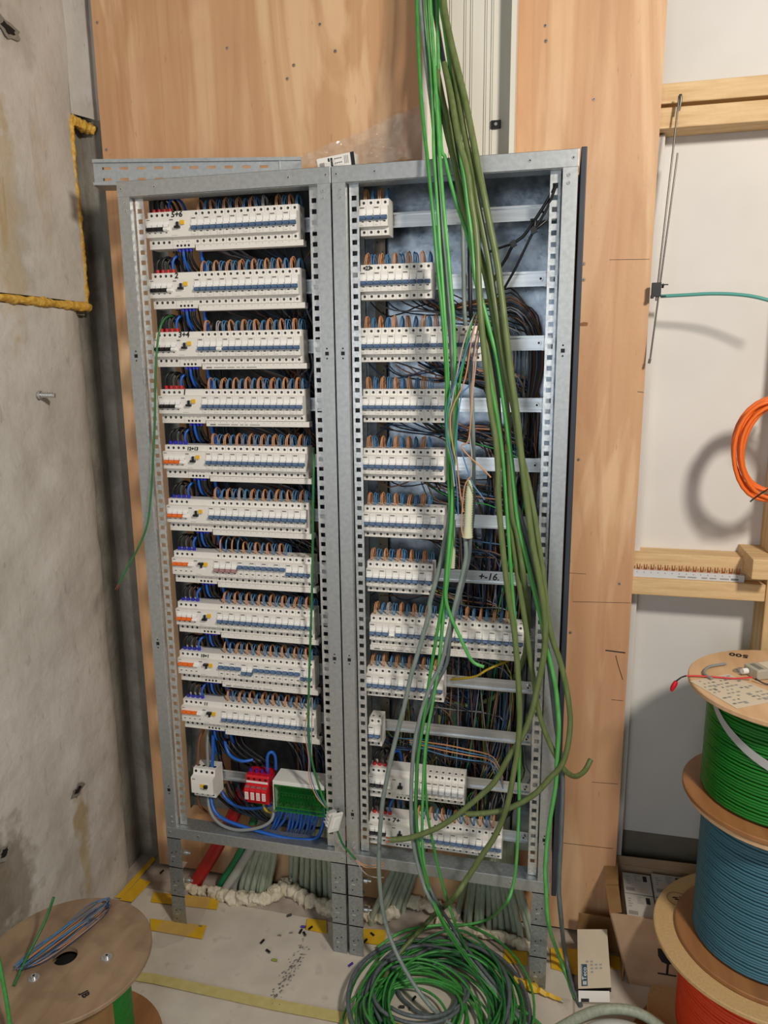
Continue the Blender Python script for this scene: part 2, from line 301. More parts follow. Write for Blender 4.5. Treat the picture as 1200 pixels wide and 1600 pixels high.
# plywood back boards
def ply(name, label, x0, x1, z0, z1, screws):
    t = thing(name, label, 'plywood board', (x0, YB, z0)); b = MB()
    b.box(0, x1-x0, 0, .018, 0, z1-z0, 'plywood'); b.build('board', t)
    for px, py in screws:
        p = at(px, py, YB)-t.location; b = MB(); b.disc((p.x, -.0004, p.z), (0, -1, 0), .0050, 'ply_edge', 10); b.cyl((p.x, -.001, p.z), (p.x, -.0016, p.z), .0034, 'screw_metal', 8); b.disc((p.x, -.0022, p.z), (0, -1, 0), .0016, 'black_hole', 6)
        b.build('screw', t)
    return t
plyL = ply('plywood_board', 'large reddish plywood board behind the left cabinet bay, reaching the concrete corner', -.178, .752, .012, 3.2, [(152, 35), (166, 234), (355, 75), (459, 102), (449, 123), (524, 80), (190, 330), (500, 38)])
plyR = ply('plywood_board', 'tall plywood board right of the white trunking, its edge by the timber battens', .756, 1.315, .012, 3.2, [(853, 64), (928, 155), (852, 40), (912, 437), (912, 412), (904, 718), (890, 844), (889, 876), (891, 988), (968, 912)])
def stroke(px0, px1, w, name, parent, y=YB, mt='ink'):
    a = at(*px0, y)-parent.location; c_ = at(*px1, y)-parent.location; b = MB(); a.y = c_.y = -.0005
    d = (c_-a); n = Vector((-d.z, 0, d.x)).normalized()*w
    b.add([a-n, a+n, c_+n, c_-n, a-n+Vector((0, .0004, 0)), a+n+Vector((0, .0004, 0)), c_+n+Vector((0, .0004, 0)), c_-n+Vector((0, .0004, 0))], [(0, 1, 2, 3), (4, 7, 6, 5), (0, 4, 5, 1), (1, 5, 6, 2), (2, 6, 7, 3), (3, 7, 4, 0)], mt); return b.build(name, parent)
for p0, p1, w in (((946, 1016), (977, 1020), .0016), ((962, 1024), (966, 1040), .0009), ((966, 1040), (973, 1062), .0009), ((895, 940), (985, 942), .0005), ((888, 895), (916, 897), .0004), ((880, 1317), (958, 1326), .0006), ((952, 406), (1015, 405), .0005), ((925, 1222), (966, 1225), .0005), ((955, 1093), (974, 1095), .0005), ((996, 612), (1006, 613), .0006)):
    stroke(p0, p1, w, 'pencil_line', plyR)
for px, py, dx in ((905, 507, 14), (1183, 900, 0)):
    if dx:
        p = at(px, py, YB)-plyR.location; b = MB(); b.add([(p.x-.008, -.0006, p.z+.001), (p.x+.012, -.0006, p.z+.006), (p.x+.022, -.0006, p.z+.004), (p.x+.02, -.0006, p.z-.004), (p.x+.005, -.0006, p.z-.004)], [(0, 1, 2, 3, 4)], 'flange_brown'); b.build('knot', plyR)

# timber studwork on the right
def batten(label, x0, x1, y0, y1, z0, z1, mt='timber', cat='batten', name='timber_batten', rot=None):
    t = thing(name, label, cat, ((x0+x1)/2, y0, z0)); b = MB(); cx = (x0+x1)/2
    b.box(x0-cx, x1-cx, 0, y1-y0, 0, z1-z0, mt); o = b.build('beam', t, .0025)
    return t
batten('upper timber batten of the close pair near the top right', 1.27, 2.3, .262, .335, 2.300, 2.345)
batten('lower timber batten of the close pair near the top right', 1.27, 2.3, .256, .335, 2.243, 2.290)
batten('pale timber batten behind the copper-toothed busbar', 1.27, 1.72, .268, .335, 1.122, 1.184)
batten('knotty timber batten carrying the copper-toothed busbar', 1.27, 1.645, .235, .335, 1.076, 1.122)
t = batten('short timber block standing end-on beside the stud', 1.592, 1.646, .17, .335, 1.153, 1.205, cat='block', name='timber_block')
batten('tall timber stud at the right, below the orange cable coil', 1.645, 1.70, .23, .335, .0, 2.24, 'timber_up', 'stud', 'timber_stud')
batten('narrow pale upright batten hidden along the plywood edge', 1.29, 1.336, .292, .335, .0, 2.24, 'plasterboard', 'batten')

# white cable trunking behind the cables
t = thing('cable_trunking', 'white open cable trunking with ribbed back rising behind the green cables', 'trunking', (.752, YB, 2.153))
b = MB(); b.box(0, .224, -.012, -.002, 0, 1.15, 'duct_white')
for px in (703, 725, 735, 757, 767):
    x = at(px, 190, .218).x-.752; b.box(x-.0016, x+.0016, -.0155, -.012, 0, 1.15, 'duct_white'); b.box(x+.0018, x+.0028, -.0125, -.0119, 0, 1.15, 'label_grey')
b.build('trunking_base', t)
for x0, x1 in ((0, .003), (.2215, .2245)):
    b = MB(); b.box(x0, x1, -.062, -.002, 0, 1.15, 'duct_white'); sgn = 1 if x0 < .1 else -1
    b.box(x0 if sgn > 0 else x1-.012, (x0+.012) if sgn > 0 else x1, -.065, -.062, 0, 1.15, 'duct_white'); b.build('trunking_side', t)
p = at(775, 195, .216)-t.location; b = MB(); b.box(p.x-.012, p.x+.012, -.020, -.012, p.z-.009, p.z+.009, 'black_plastic'); b.cyl((p.x, -.020, p.z), (p.x, -.022, p.z), .004, 'screw_metal', 8); b.build('cable_clip', t)

# ------------------------------------------------------------------ cabinet frames
Z0, Z1 = .30, 2.149
def slotted(x0, x1, y, za, zb, name, parent):
    b = MB(); w = x1-x0; h = .012; hx0 = x0+w*.5-h/2; hx1 = hx0+h; th = .0015
    b.box(x0, hx0, y, y+th, za, zb, 'galv_bright'); b.box(hx1, x1, y, y+th, za, zb, 'galv_bright')
    zc = zb-.03; prev = zb
    while zc > za+.02:
        b.box(hx0, hx1, y, y+th, zc+.0055, prev, 'galv_bright'); prev = zc-.0055; zc -= .025
    b.box(hx0, hx1, y, y+th, za, prev, 'galv_bright'); return b.build(name, parent)
def bay(x0, x1, label, side):
    t = thing('cabinet_frame', label, 'electrical cabinet', (x0, 0, Z0)); w = x1-x0; H = Z1-Z0
    b = MB(); b.box(0, w, 0, .002, H-.037, H, 'galv_post'); b.box(0, w, 0, .2, H-.002, H, 'galv_post'); b.box(0, w, .002, .05, H-.039, H-.037, 'galv'); o = b.build('top_rail', t, .0012)
    for k in range(int(w/.008)-6):
        pass
    b = MB(); b.box(0, w, 0, .002, 0, .035, 'galv_post'); b.box(0, w, .002, .055, .033, .035, 'galv'); b.box(0, w, .002, .03, 0, .002, 'galv'); b.build('bottom_rail', t, .0012)
    for s in (0, 1):
        X = (lambda x: x) if s == 0 else (lambda x: w-x)
        def bx(b, xa, xb, *r): b.box(min(X(xa), X(xb)), max(X(xa), X(xb)), *r)
        b = MB(); bx(b, .0012, .0335, .0006, .002, .035, H-.037, 'galv_post'); bx(b, .0315, .0335, .002, .0215, .035, H-.037, 'galv_bright'); bx(b, .0012, .003, .002, .19, .035, H-.037, 'galv') if s == 1 and side == 'r' else None
        post = b.build('front_post', t)
        for zq in (1.19, .43, 1.54) if False else (1.42, .62, .16):
            b = MB(); xc = X(.0195); b.box(xc-.0045, xc+.0045, -.0003, .0006, zq-.0045, zq+.0045, 'black_hole')
            for dz in (.012, -.012): b.disc((xc, .0002, zq+dz), (0, -1, 0), .0022, 'black_hole', 8)
            b.build('mounting_slot', post)
        for zq in (H-.052, H-.069, .052, .069):
            b = MB(); xc = X(.0205); b.cyl((xc, .001, zq), (xc, -.0012, zq), .0042, 'screw_metal', 10); b.disc((xc+.001, -.0014, zq-.0006), (0, -1, 0), .0016, 'label_grey', 6); b.build('rivet', post)
        slotted(min(X(.0375), X(.0605)), max(X(.0375), X(.0605)), .02, .037, H-.039, 'slotted_upright', t)
        b = MB(); bx(b, .0, .03, .185, .1865, .0, H-.002, 'galv'); bx(b, .0, .0015, .15, .185, .0, H-.002, 'galv'); b.build('rear_post', t)
    for xc in (.012, .105, w-.105, w-.012):
        for zq in ((H-.018), .018):
            b = MB(); b.cyl((xc, .001, zq), (xc, -.0012, zq), .0038, 'screw_metal', 10); b.disc((xc, -.0014, zq), (0, -1, 0), .0017, 'black_hole', 6); b.build('rivet', t)
    b = MB(); b.box(0, w, .17, .19, 0, .03, 'galv'); b.build('rear_rail', t)
    return t
BX1, BX2 = .5635, .5655
frL = bay(0, BX1, 'left galvanised cabinet frame packed with ten full rows of breakers', 'l')
frR = bay(BX2, 1.129, 'right galvanised cabinet frame with bare rails and dark side panel', 'r')
b = MB(); b.box(BX2+.0-frR.location.x+.012, .558, .190, .192, .02, Z1-Z0-.003, 'galv_panel'); b.build('back_panel', frR)
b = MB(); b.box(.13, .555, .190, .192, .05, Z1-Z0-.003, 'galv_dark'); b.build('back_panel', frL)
b = MB(); b.box(1.1325-BX2, 1.1455-BX2, -.004, .215, .0, Z1-Z0+.002, 'side_panel_paint'); b.build('side_panel', frR, .002)
# inner perforated rear upright seen at the left of each bay
for fr, xx in ((frL, .085), (frR, .062)):
    b = MB(); b.box(xx, xx+.028, .165, .167, .08, 1.80, 'galv' if fr is frL else 'lower_wall')
    for k in range(68): b.disc((xx+.007+.014*(k % 2), .1648, .1+k*.025), (0, -1, 0), .0022, 'black_hole', 6)
    b.build('inner_upright', fr)
# DIN rails
def din(fr, x0, x1, z, screw=True, tilt=0):
    b = MB(); z -= Z0; X = fr.location.x
    prof = [(.1, .0175), (.1, .0125), (.106, .0125), (.106, -.0125), (.1, -.0125), (.1, -.0175), (.1012, -.0175), (.1012, -.0137), (.1072, -.0137), (.1072, .0137), (.1012, .0137), (.1012, .0175)]
    n = len(prof); vs = [(x0-X, y, z+zz) for y, zz in prof]+[(x1-X, y, z+zz+tilt) for y, zz in prof]
    b.add(vs, [(i, (i+1) % n, n+(i+1) % n, n+i) for i in range(n)]+[tuple(range(n))[::-1], tuple(range(n, 2*n))], 'rail_metal')
    o = b.build('mounting_rail', fr)
    if screw:
        b = MB(); xs = x1-X-.012; b.cyl((xs, .106, z+tilt), (xs, .099, z+tilt), .0058, 'screw_metal', 10); b.disc((xs, .0988, z+tilt), (0, -1, 0), .003, 'black_hole', 6); b.build('rail_screw', o)
        b = MB(); b.box(x1-X-.004, x1-X+.018, .1085, .113, z-.018+tilt, z+.018+tilt, 'galv_bright'); b.cyl((x1-X+.007, .1085, z+tilt), (x1-X+.007, .1055, z+tilt), .004, 'screw_metal', 8); b.build('rail_bracket', o)
    return o
ROW = [2.04-.15*k for k in range(12)]
railR = [din(frR, .605, 1.064, ROW[k]) for k in range(12)]
for k in range(10): din(frL, .045, .51, ROW[k], False)
din(frL, .045, .51, .467, False)
r7 = railR[6]
text('+-16.', .026, 'ink', 'handwriting', r7, (at(747, 905, .105).x-BX2, .1055, ROW[6]-Z0-.008), (1, 0, 0), (0, 0, 1), shear=.2)

# legs
def leg(x0, x1, fr, mirror, bolts=True):
    lg = thing('cabinet_leg', None, None, (0, 0, 0)); lg.parent = fr; X = fr.location.x
    for o in ('label', 'category'):
        if o in lg: del lg[o]
    for k in range(3):
        zt = -k*.0995; zb = zt-.097; b = MB(); xa, xb = x0-X, x1-X
        b.box(xa, xb, -.001, .0008, zb, zt, 'galv'); b.box(xa, xb, -.001, .03, zt-.0015, zt, 'galv_bright')
        xs = xb if mirror else xa+.0015; b.box(xs-.0015, xs, .0, .035, zb, zt, 'galv')
        for dx, dz in ((.3, -.05), (.62, -.045), (.3, -.08)): b.disc((xa+(xb-xa)*dx, -.0012, zt+dz), (0, -1, 0), .0022, 'black_hole', 8)
        b.box(xa+(xb-xa)*.25, xa+(xb-xa)*.5, -.0016, -.001, zt-.064, zt-.061, 'galv_bright'); b.build('leg_segment', lg)
    for zc in ((-.06, -.165) if mirror else (-.055, -.15)) if bolts else ():
        b = MB(); b.cyl((x1-X-.002, .015, zc), (x1-X+.012, .015, zc), .009, 'screw_metal', 6); b.cyl((x1-X+.012, .015, zc), (x1-X+.022, .015, zc), .004, 'screw_metal', 8); b.build('leg_bolt', lg)
    return lg
leg(.0015, .046, frL, False); leg(.5185, .5605, frL, True, False); leg(.5685, .6105, frR, False); leg(1.082, 1.127, frR, True, False)

# ------------------------------------------------------------------ breakers
PM = .0177
YN, YS, YK = .038, .052, .1
PROF = [(YN, .0245), (YN, -.0225), (YS, -.0235), (YS, -.0415), (.0975, -.0415), (.0975, .0415), (YS, .0415), (YS, .0255)]
def breaker_body(n, plain=False):
    b = MB(); w = n*PM; b.prism(PROF, .0002, w-.0002, 'breaker_white')
    for i in range(n):
        x = i*PM
        b.box(x+.0015, x+PM-.0015, YN-.0012, YN+.0005, .0015, .0150, 'breaker_pale')       # cradle
        b.box(x+.0015, x+PM-.0015, YN-.0045, YN, .0020, .0075, 'breaker_pale')
        b.box(x+.0065, x+.0125, YN-.0004, YN+.0001, -.0125, -.0102, 'black_plastic')       # indicator
        if i: b.box(x-.0002, x+.0002, YN-.0003, YN, -.0222, .0242, 'seam'); b.box(x-.0002, x+.0002, YS-.0003, YS, .026, .041, 'seam'); b.box(x-.0002, x+.0002, YS-.0003, YS, -.041, -.024, 'seam')
    b.box(.002, .0135, YN-.0003, YN+.0001, .0185, .0215, 'label_grey')
    b.box(.003, .010, YN-.0003, YN+.0001, -.0195, -.0187, 'print_grey')
    b.box(.0, .0004, YN-.0003, YN, -.0222, .0242, 'seam')
    return b.mesh('breaker_body')
def terminals(n, zt=.0335, zb=-.0335):
    b = MB()
    for i in range(n):
        x = (i+.5)*PM
        for z in (zt, zb):
            b.disc((x, YS-.0003, z), (0, -1, 0), .0034, 'black_hole', 12); b.disc((x-.0009, YS-.0005, z-.0006), (0, -1, 0), .0011, 'label_grey', 6)
        b.disc((x, .066, .0418), (0, 0, 1), .0034, 'black_hole', 10)
    return b.mesh('terminals')
def toggle_mesh(mt, up):
    b = MB(); z = .0115 if up else 0.
    z -= .001
    prof = [(YN, .0035+z), (YN-.0085, .0010+z), (YN-.0100, -.0035+z), (YN-.0075, -.0068+z), (YN, -.0072+z)]
    b.prism(prof, .0030, PM-.0030, mt); b.prism([(YN, .0020+z), (YN-.0070, -.0005+z), (YN-.0075, -.0055+z), (YN, -.0062+z)], .0012, PM-.0012, mt)
    return b.mesh('toggle')
BODY = {n: breaker_body(n) for n in (1, 2, 4)}; TERM = {n: terminals(n) for n in (1, 2, 4)}
TOG = {(c, u): toggle_mesh('toggle_'+c if c != 'white' else 'breaker_pale', u) for c in ('blue', 'black', 'orange', 'pink', 'grey', 'white') for u in (0, 1)}
COLN = {'blue': 'blue', 'pink': 'faded pink', 'grey': 'grey', 'white': 'white'}
def breaker(x, z, n, cols, up, label, group):
    t = thing('circuit_breaker', label, 'breaker', (x, 0, z), group)
    link('body', BODY[n], t); link('terminals', TERM[n], t)['kind'] = 'stuff'
    for i in range(n):
        o = link('toggle', TOG[(cols[i], up)], t); o.location = (i*PM, 0, 0)
    return t
# wire loops entering the breakers from above
def loop_mesh(mt, seed):
    r_ = random.Random(seed); b = MB()
    for s in (-1, 1):
        h = .024+.006*r_.random(); x = s*.0021; dx = (r_.random()-.5)*.005
        b.tube([(x*1.15, .066, -.004), (x+dx*.3, .0655, h*.45), (x+dx, .071, h*.93), (x+dx, .083, h*1.04), (x+dx*.6+.001, .094, h*.72), (x+dx*.4, .1, h*.25), (x, .104, -.012)], .0015, mt, 6, 2)
    return b.mesh('wire_loop')
LOOP = {(c, k): loop_mesh('w_'+c, hash_) for c, b0 in (('brown', 10), ('blue', 40), ('white', 70), ('black', 90)) for k, hash_ in enumerate(range(b0, b0+4))}
CN = {'brown': 'orange-brown', 'blue': 'blue', 'white': 'white', 'black': 'black'}
def loops(x, z, col, label, group):
    o = link('wire_loop', LOOP[(col, rnd.randrange(4))]); o.location = (x, 0, z+.0415); o.rotation_euler = (0, rnd.uniform(-.10, .10), 0)
    return tag(o, label, 'wire', group)
def strip(x0, x1, z, label, printed):
    t = thing('comb_busbar', label, 'busbar', (x0, 0, z)); b = MB(); w = x1-x0
    b.box(0, w, .0485, .074, -.0565, -.0425, 'breaker_white'); b.build('cover', t, .0008)
    b = MB(); n = int(w/PM)
    for i in range(n): b.box(.006+i*PM, .0075+i*PM, .0481, .0485, -.0468, -.0448, 'print_grey')
    if printed:
        b.box(.012, .028, .0481, .0485, -.0535, -.0500, 'label_grey')
        for i, (a, l) in enumerate(((.034, .034), (.072, .02), (.098, .01), (.112, .008), (.126, .028))): b.box(a, a+l, .0481, .0485, -.0528, -.0505, 'print_grey')
    b.build('printing', t)['kind'] = 'stuff'; return t
# residual current block: four-pole switch and trip unit
RW = 7.2*PM
def rcd_mesh():
    b = MB(); b.prism(PROF, .0002, RW-.0002, 'breaker_white')
    b.box(.0002, RW-.0002, YS, .095, -.049, -.0413, 'breaker_white')
    for i in range(4):
        x = .003+i*.0158; b.box(x+.001, x+.0145, YN-.0012, YN, .0015, .0150, 'breaker_pale'); b.box(x+.001, x+.0145, YN-.004, YN, .0022, .0085, 'breaker_pale'); b.box(x+.005, x+.010, YN-.0004, YN, -.0128, -.0108, 'black_plastic')
    b.box(.0, .0004+4*.0166, YN-.0002, YN, -.0226, -.0223, 'seam')
    b.box(.003, .012, YN-.0003, YN, .0195, .0215, 'label_grey'); b.box(4*.0172-.001, 4*.0172+.009, YN-.0004, YN, .0175, .0205, 'label_grey')
    b.box(.066, .0664, YS-.0003, YS, -.048, -.024, 'seam')
    for a in (.080, .092, .104, .110): b.box(a, a+.004, YS-.0003, YS, -.0335, -.0318, 'print_grey')
    b.box(.072, .088, YN-.0003, YN, -.0195, -.0187, 'print_grey')
    return b.mesh('rcd_body')
def rcd_terms():
    b = MB()
    for i in range(4):
        x = .011+i*.0152
        for z in (.0335, -.0335): b.disc((x, YS-.0003, z), (0, -1, 0), .0036, 'black_hole', 12); b.disc((x-.0012, YS-.0005, z), (0, -1, 0), .0012, 'label_grey', 6)
        b.disc((x, .066, .0418), (0, 0, 1), .0034, 'black_hole', 10); x = .0795+i*.0105
        b.disc((x, YS-.0003, -.0425), (0, -1, 0), .0031, 'black_hole', 12)
    return b.mesh('terminals')
def lever_mesh(up):
    b = MB(); s = -1 if up else 1; z0 = .004
    b.box(.0885, .0935, YN-.006, YN, z0-.004, z0+.009, 'toggle_black') if not up else b.box(.0885, .0935, YN-.006, YN, z0-.003, z0+.006, 'toggle_black')
    zz = z0-.007 if not up else z0+.006
    b.box(.084, .098, YN-.009, YN, zz, zz+.006, 'toggle_black'); return b.mesh('trip_lever')
def pocket_mesh():
    b = MB(); b.box(.083, .099, YN-.0008, YN, -.007, .016, 'breaker_pale'); return b.mesh('lever_pocket')
RB, RT, LEV, POC = rcd_mesh(), rcd_terms(), [lever_mesh(0), lever_mesh(1)], pocket_mesh()
b = MB(); b.box(.0995, .1095, YN-.0055, YN, .006, .016, 'button_yellow'); TEST = b.mesh('test_button')
FER = {}
def feeder(path, r, mt, fer, label, group):
    t = thing('feeder_wire', label, 'wire', path[0], group); p0 = Vector(path[0]); b = MB()
    b.tube([Vector(p)-p0 for p in path], r, mt, 7, 4); b.build('insulation', t)
    if fer:
        b = MB(); b.cyl((0, 0, -.006), (0, 0, .007), r*1.25, fer, 8, r1=r*1.4); b.build('ferrule', t)
    return t
def rcd(x, z, col, up, button, writing, where, wsize=.017, wx=.066):
    t = thing('residual_current_device', 'wide four-pole device with %s switches, %s' % (col, where), 'switch', (x, 0, z), 'residual current devices')
    link('body', RB, t); link('terminals', RT, t)['kind'] = 'stuff'; link('lever_pocket', POC, t)
    for i in range(3):
        o = link('toggle', TOG[(col, up)], t); o.location = (.0025+i*.0160, 0, 0)
    o = link('toggle', TOG[('white', up)], t); o.location = (.0025+3*.0160, 0, 0)
    link('trip_lever', LEV[up], t)
    if button: link('test_button', TEST, t)
    if writing: text(writing, wsize, 'ink', 'handwriting', t, (wx, YS-.0006, .0275), (1, 0, .0), (0, 0, 1), shear=.15)
    return t
def feeders(x, z, fer, where, full=True):
    G = 'feeder wires at the residual current devices'
    for i in range(4):
        xx = x+.011+i*.0152; mt = 'w_black' if i < 3 else 'cable_power_blue'; h = .032+.008*rnd.random()
        feeder([(xx, .066, z+.044), (xx, .064, z+.044+h*.6), (xx+.006, .071, z+.044+h), (xx+.014, .088, z+.044+h*1.02), (xx+.020, .105, z+.044+h*.6), (xx+.02, .12, z+.03), (xx+.018, .125, z-.05)], .0036, mt, fer,
               '%s feeder wire arching into %s switch terminal, %s' % ('black' if i < 3 else 'blue', ORD[i], where), G)
    if full:
        for i in range(4):
            xx = x+.0795+i*.0105; mt = ('w_black', 'cable_power_blue', 'w_black', 'w_black')[i]
            feeder([(xx, .062, z-.050), (xx, .064, z-.072), (xx-.004+.003*i, .08, z-.095), (xx-.012+.006*i, .115, z-.112), (xx-.012+.006*i, .125, z-.165)], .0036, mt, 'ferrule_blue',
                   '%s wire leaving %s small lower terminal, %s' % ('blue' if i == 1 else 'black', ORD[i], where), G)
        feeder([(x+RW+.004, .08, z-.04), (x+RW+.003, .082, z-.07), (x+RW+.004, .095, z-.10), (x+RW-.004, .125, z-.14)], .0048, 'cable_power_blue', None, 'thick blue wire dropping beside first breaker, %s' % where, G)
        for i in range(3):
            xx = x+.045+i*.012
            feeder([(xx, .10, z-.035), (xx+.002, .106, z-.07), (xx+.004, .112, z-.12), (xx+.004, .125, z-.17)], .0042, ('w_black', 'cable_power_blue', 'w_black')[i], None, '%s vertical wire, %s behind the device, %s' % (('black', 'blue', 'black')[i], ORD[i], where), G)
def row_of(units, x, z, where, grp):
    """units: list of (n poles, colours, up)"""
    for i, (n, cols, up) in enumerate(units):
        lab = 'white %s-pole breaker, %s in %s, %s toggles %s' % ({1: 'single', 2: 'two', 4: 'four'}[n], ORD[i], where, COLN[cols[0]], 'up' if up else 'down')
        breaker(x, z, n, cols, up, lab, grp); x += n*PM
    return x
B2 = (2, ('blue', 'blue'), 0); B2U = (2, ('blue', 'blue'), 1); B4 = (4, ('blue', 'blue', 'blue', 'white'), 0); P2 = (2, ('pink', 'pink'), 0); B1 = (1, ('blue',), 0); G1 = (1, ('grey',), 0)
LX = [.052, .051, .051, .053, .055, .054, .060, .061, .056, .057]
LU = [[B2]*8, [B2]*8, [B4]+[B2]*6, [B2]*8, [B2]*8, [B2]*8, [P2, P2]+[B2U]*4+[B2]*2, [B2]*8, [B2U]*2+[B2]+[B2U]*4+[B2], [B2]*8]
LW = ['5+6', '2', '3+4', '1', '12+13', None, None, None, '10+1', '11']
LPAT = {0: {10: 'white', 11: 'black'}, 2: {1: 'black', 2: 'white'}, 5: {4: 'white'}}
for k in range(10):
    x = LX[k]; z = ROW[k]; rn = "the left cabinet's %s row" % ORD[k]
    col = 'black' if k < 4 else 'orange'; up = 1 if k in (6, 8, 9) else 0
    rcd(x, z, col, up, True, LW[k], 'starting '+rn, .020 if k < 4 else .013, .066)
    feeders(x, z, 'ferrule_red' if k < 4 else 'ferrule_blue', rn)
    xe = row_of(LU[k], x+RW, z, rn, 'circuit breakers of the left cabinet row %s' % ORD[k])
    strip(x+RW+.004, xe+.012, z, 'white comb busbar%s under %s' % (' with small print' if k in (2, 3, 8) else '', rn), k in (2, 3, 8))
    G = 'wire loops above the left cabinet breakers'
    for i in range(16):
        xx = x+RW+(i+.5)*PM; c_ = ('brown', 'blue')[i % 2]; c_ = LPAT.get(k, {}).get(i, c_)
        if k == 6 and (i >= 12 or i < 4):
            if i < 4:
                o = thing('single_wire', 'single straight %s wire into %s terminal above %s' % (CN[c_], ORD[i], rn), 'wire', (xx, 0, z+.0415), G); b = MB(); b.tube([(0, .066, -.004), (0, .0665, .02), (.001, .075, .036), (.004, .1, .04), (.006, .125, .02)], .0021, 'w_'+c_, 6, 3); b.build('insulation', o)
            continue
        if k in (0, 1, 2) and i == 0 and k != 2: pass
        loops(xx, z, c_, 'pair of %s wire loops, %s terminal of %s' % (CN[c_], ORD[i], rn), G)
# right bay
RX = [.621, .620, .618, .621, .619, .619, .625, .632, .620, .624, .623, .621]
RU = [[B2]*2, [B2]*5, [B2]*8+[B1], [B2]*6, [B2]*6, [B2]*6, [B2]*5, [B4]+[B2]*9+[B1], [B2]*6, [B2], [G1]*8, [B2]*7]
RLN = [4, 10, 11, 10, 10, 10, 10, 22, 12, 0, 0, 13]
for k in range(12):
    x = RX[k]; z = ROW[k]; rn = "the right cabinet's %s row" % ORD[k]; x0 = x
    if k >= 10:
        rcd(x, z, 'black', 0, False, '7+' if k == 11 else None, 'starting '+rn, .02); feeders(x, z, 'ferrule_red', rn, False); x0 = x+RW
    xe = row_of(RU[k], x0, z, rn, 'circuit breakers of the right cabinet row %s' % ORD[k])
    if k == 7: strip(x-.002, xe, z, 'long white comb busbar under the longest row of the right cabinet', True)
    for i in range(RLN[k]):
        c_ = ('brown', 'blue')[i % 2]; c_ = 'white' if (k == 7 and i == 2) else c_
        loops(x0+(i+.5)*PM, z, c_, 'pair of %s wire loops, %s terminal of %s' % (CN[c_], ORD[i], rn), 'wire loops above the right cabinet breakers')
text('23', .014, 'ink', 'handwriting', [o for o in C.objects if o.get('label', '').startswith("white two-pole breaker, first in the right cabinet's second row")][0], (.011, YS-.0008, .029), (1, 0, 0), (0, 0, 1), shear=.1)

# ------------------------------------------------------------------ devices at the bottom of the left cabinet
ZD = .467
t = thing('residual_current_device', 'compact white device alone under the left rows, yellow button beside black lever', 'switch', (at(302, 1215, .045).x, 0, ZD)); w = 4*PM
b = MB(); b.prism([(.030, .024), (.030, -.026), (.046, -.027), (.046, -.0445), (.0975, -.0445), (.0975, .0445), (.05, .0445), (.046, .027)], 0, w, 'breaker_white'); b.box(.004, .014, .0297, .03, .018, .021, 'label_grey'); b.box(.028, .05, .0297, .03, -.012, -.009, 'print_grey'); b.build('body', t, .001)
b = MB()
for i in range(4):
    xx = (i+.5)*PM; b.disc((xx, .0478, .036), (0, -1, .2), .0042, 'black_hole'); b.disc((xx, .0457, -.036), (0, -1, 0), .0042, 'black_hole'); b.disc((xx, .066, .0447), (0, 0, 1), .005, 'black_hole')
b.build('terminals', t)['kind'] = 'stuff'
b = MB(); b.box(.031, .041, .0265, .030, -.004, .006, 'button_yellow'); b.build('test_button', t)
b = MB(); b.box(.043, .056, .0285, .030, -.010, .007, 'breaker_pale'); b.box(.044, .055, .022, .0285, -.004, .006, 'toggle_black'); b.build('trip_lever', t)
xr = at(384, 1222, .045).x
t = thing('surge_arrester', 'bright red four-pole surge arrester with white labels beside the green block', 'surge arrester', (xr, 0, ZD))
b = MB(); w = 4*.0178; b.prism([(.046, .018), (.032, .012), (.032, -.028), (.046, -.030), (.046, -.0445), (.0975, -.0445), (.0975, .0445), (.05, .0445), (.046, .040)], 0, w, 'red_plastic'); b.build('body', t, .001)
for i in range(4):
    b = MB(); xx = i*.0178; b.prism([(.0315, .010), (.0275, .006), (.0275, -.024), (.0315, -.026)], xx+.001, xx+.0168, 'red_plastic'); b.box(xx+.0035, xx+.0143, .0270, .0276, -.022, .002, 'white_plastic')
    for q in range(4): b.box(xx+.0055, xx+.0125, .0266, .0271, -.019+q*.005, -.0175+q*.005, 'print_grey')
    b.box(xx+.003, xx+.0148, .0330, .0405, .0125, .0152, 'label_grey'); pm = b.build('protection_module', t)
b = MB()
for i in range(4): b.disc(((i+.5)*.0178, .0455, .034), (0, -1, 0), .004, 'black_hole'); b.cyl(((i+.5)*.0178, .066, .043), ((i+.5)*.0178, .066, .055), .0045, 'violet', 8)
b.build('terminals', t)['kind'] = 'stuff'; b = MB(); b.box(.002, w-.002, .0445, .0465, .022, .028, 'white_plastic'); b.build('label_strip', t)
xg = at(428, 1225, .04).x; xg2 = at(509, 1245, .04).x
t = thing('terminal_block', 'distribution terminal block under a clear green cover, right of the red arrester', 'terminal block', (xg, 0, ZD)); w = xg2-xg
b = MB(); b.box(0, w, .03, .0975, .036, .048, 'white_plastic'); b.box(0, .004, .03, .0975, -.046, .036, 'white_plastic'); b.box(.004, w, .085, .0975, -.046, .036, 'green_inside'); b.build('base', t, .001)
for j, (yy, zz) in enumerate(((.062, .014), (.052, -.006), (.044, -.026))):
    b = MB(); b.box(.01, w-.008, yy, yy+.02, zz-.006, zz+.006, 'green_inside')
    for i in range(14): b.cyl((.016+i*(w-.03)/13, yy, zz), (.016+i*(w-.03)/13, yy-.003, zz), .003, 'black_hole', 8); b.box(.0125+i*(w-.03)/13, .0145+i*(w-.03)/13, yy-.006, yy, zz-.006, zz+.006, 'green_inside')
    b.build('terminal_bar', t)
b = MB(); b.box(.004, w, .0295, .0305, -.046, .036, 'green_cover'); b.box(.004, w, .0305, .075, -.0465, -.0455, 'green_cover'); b.box(w-.001, w, .0305, .075, -.0455, .036, 'green_cover'); b.box(.012, w-.006, .028, .0295, -.034, -.024, 'green_cover'); b.build('cover', t)
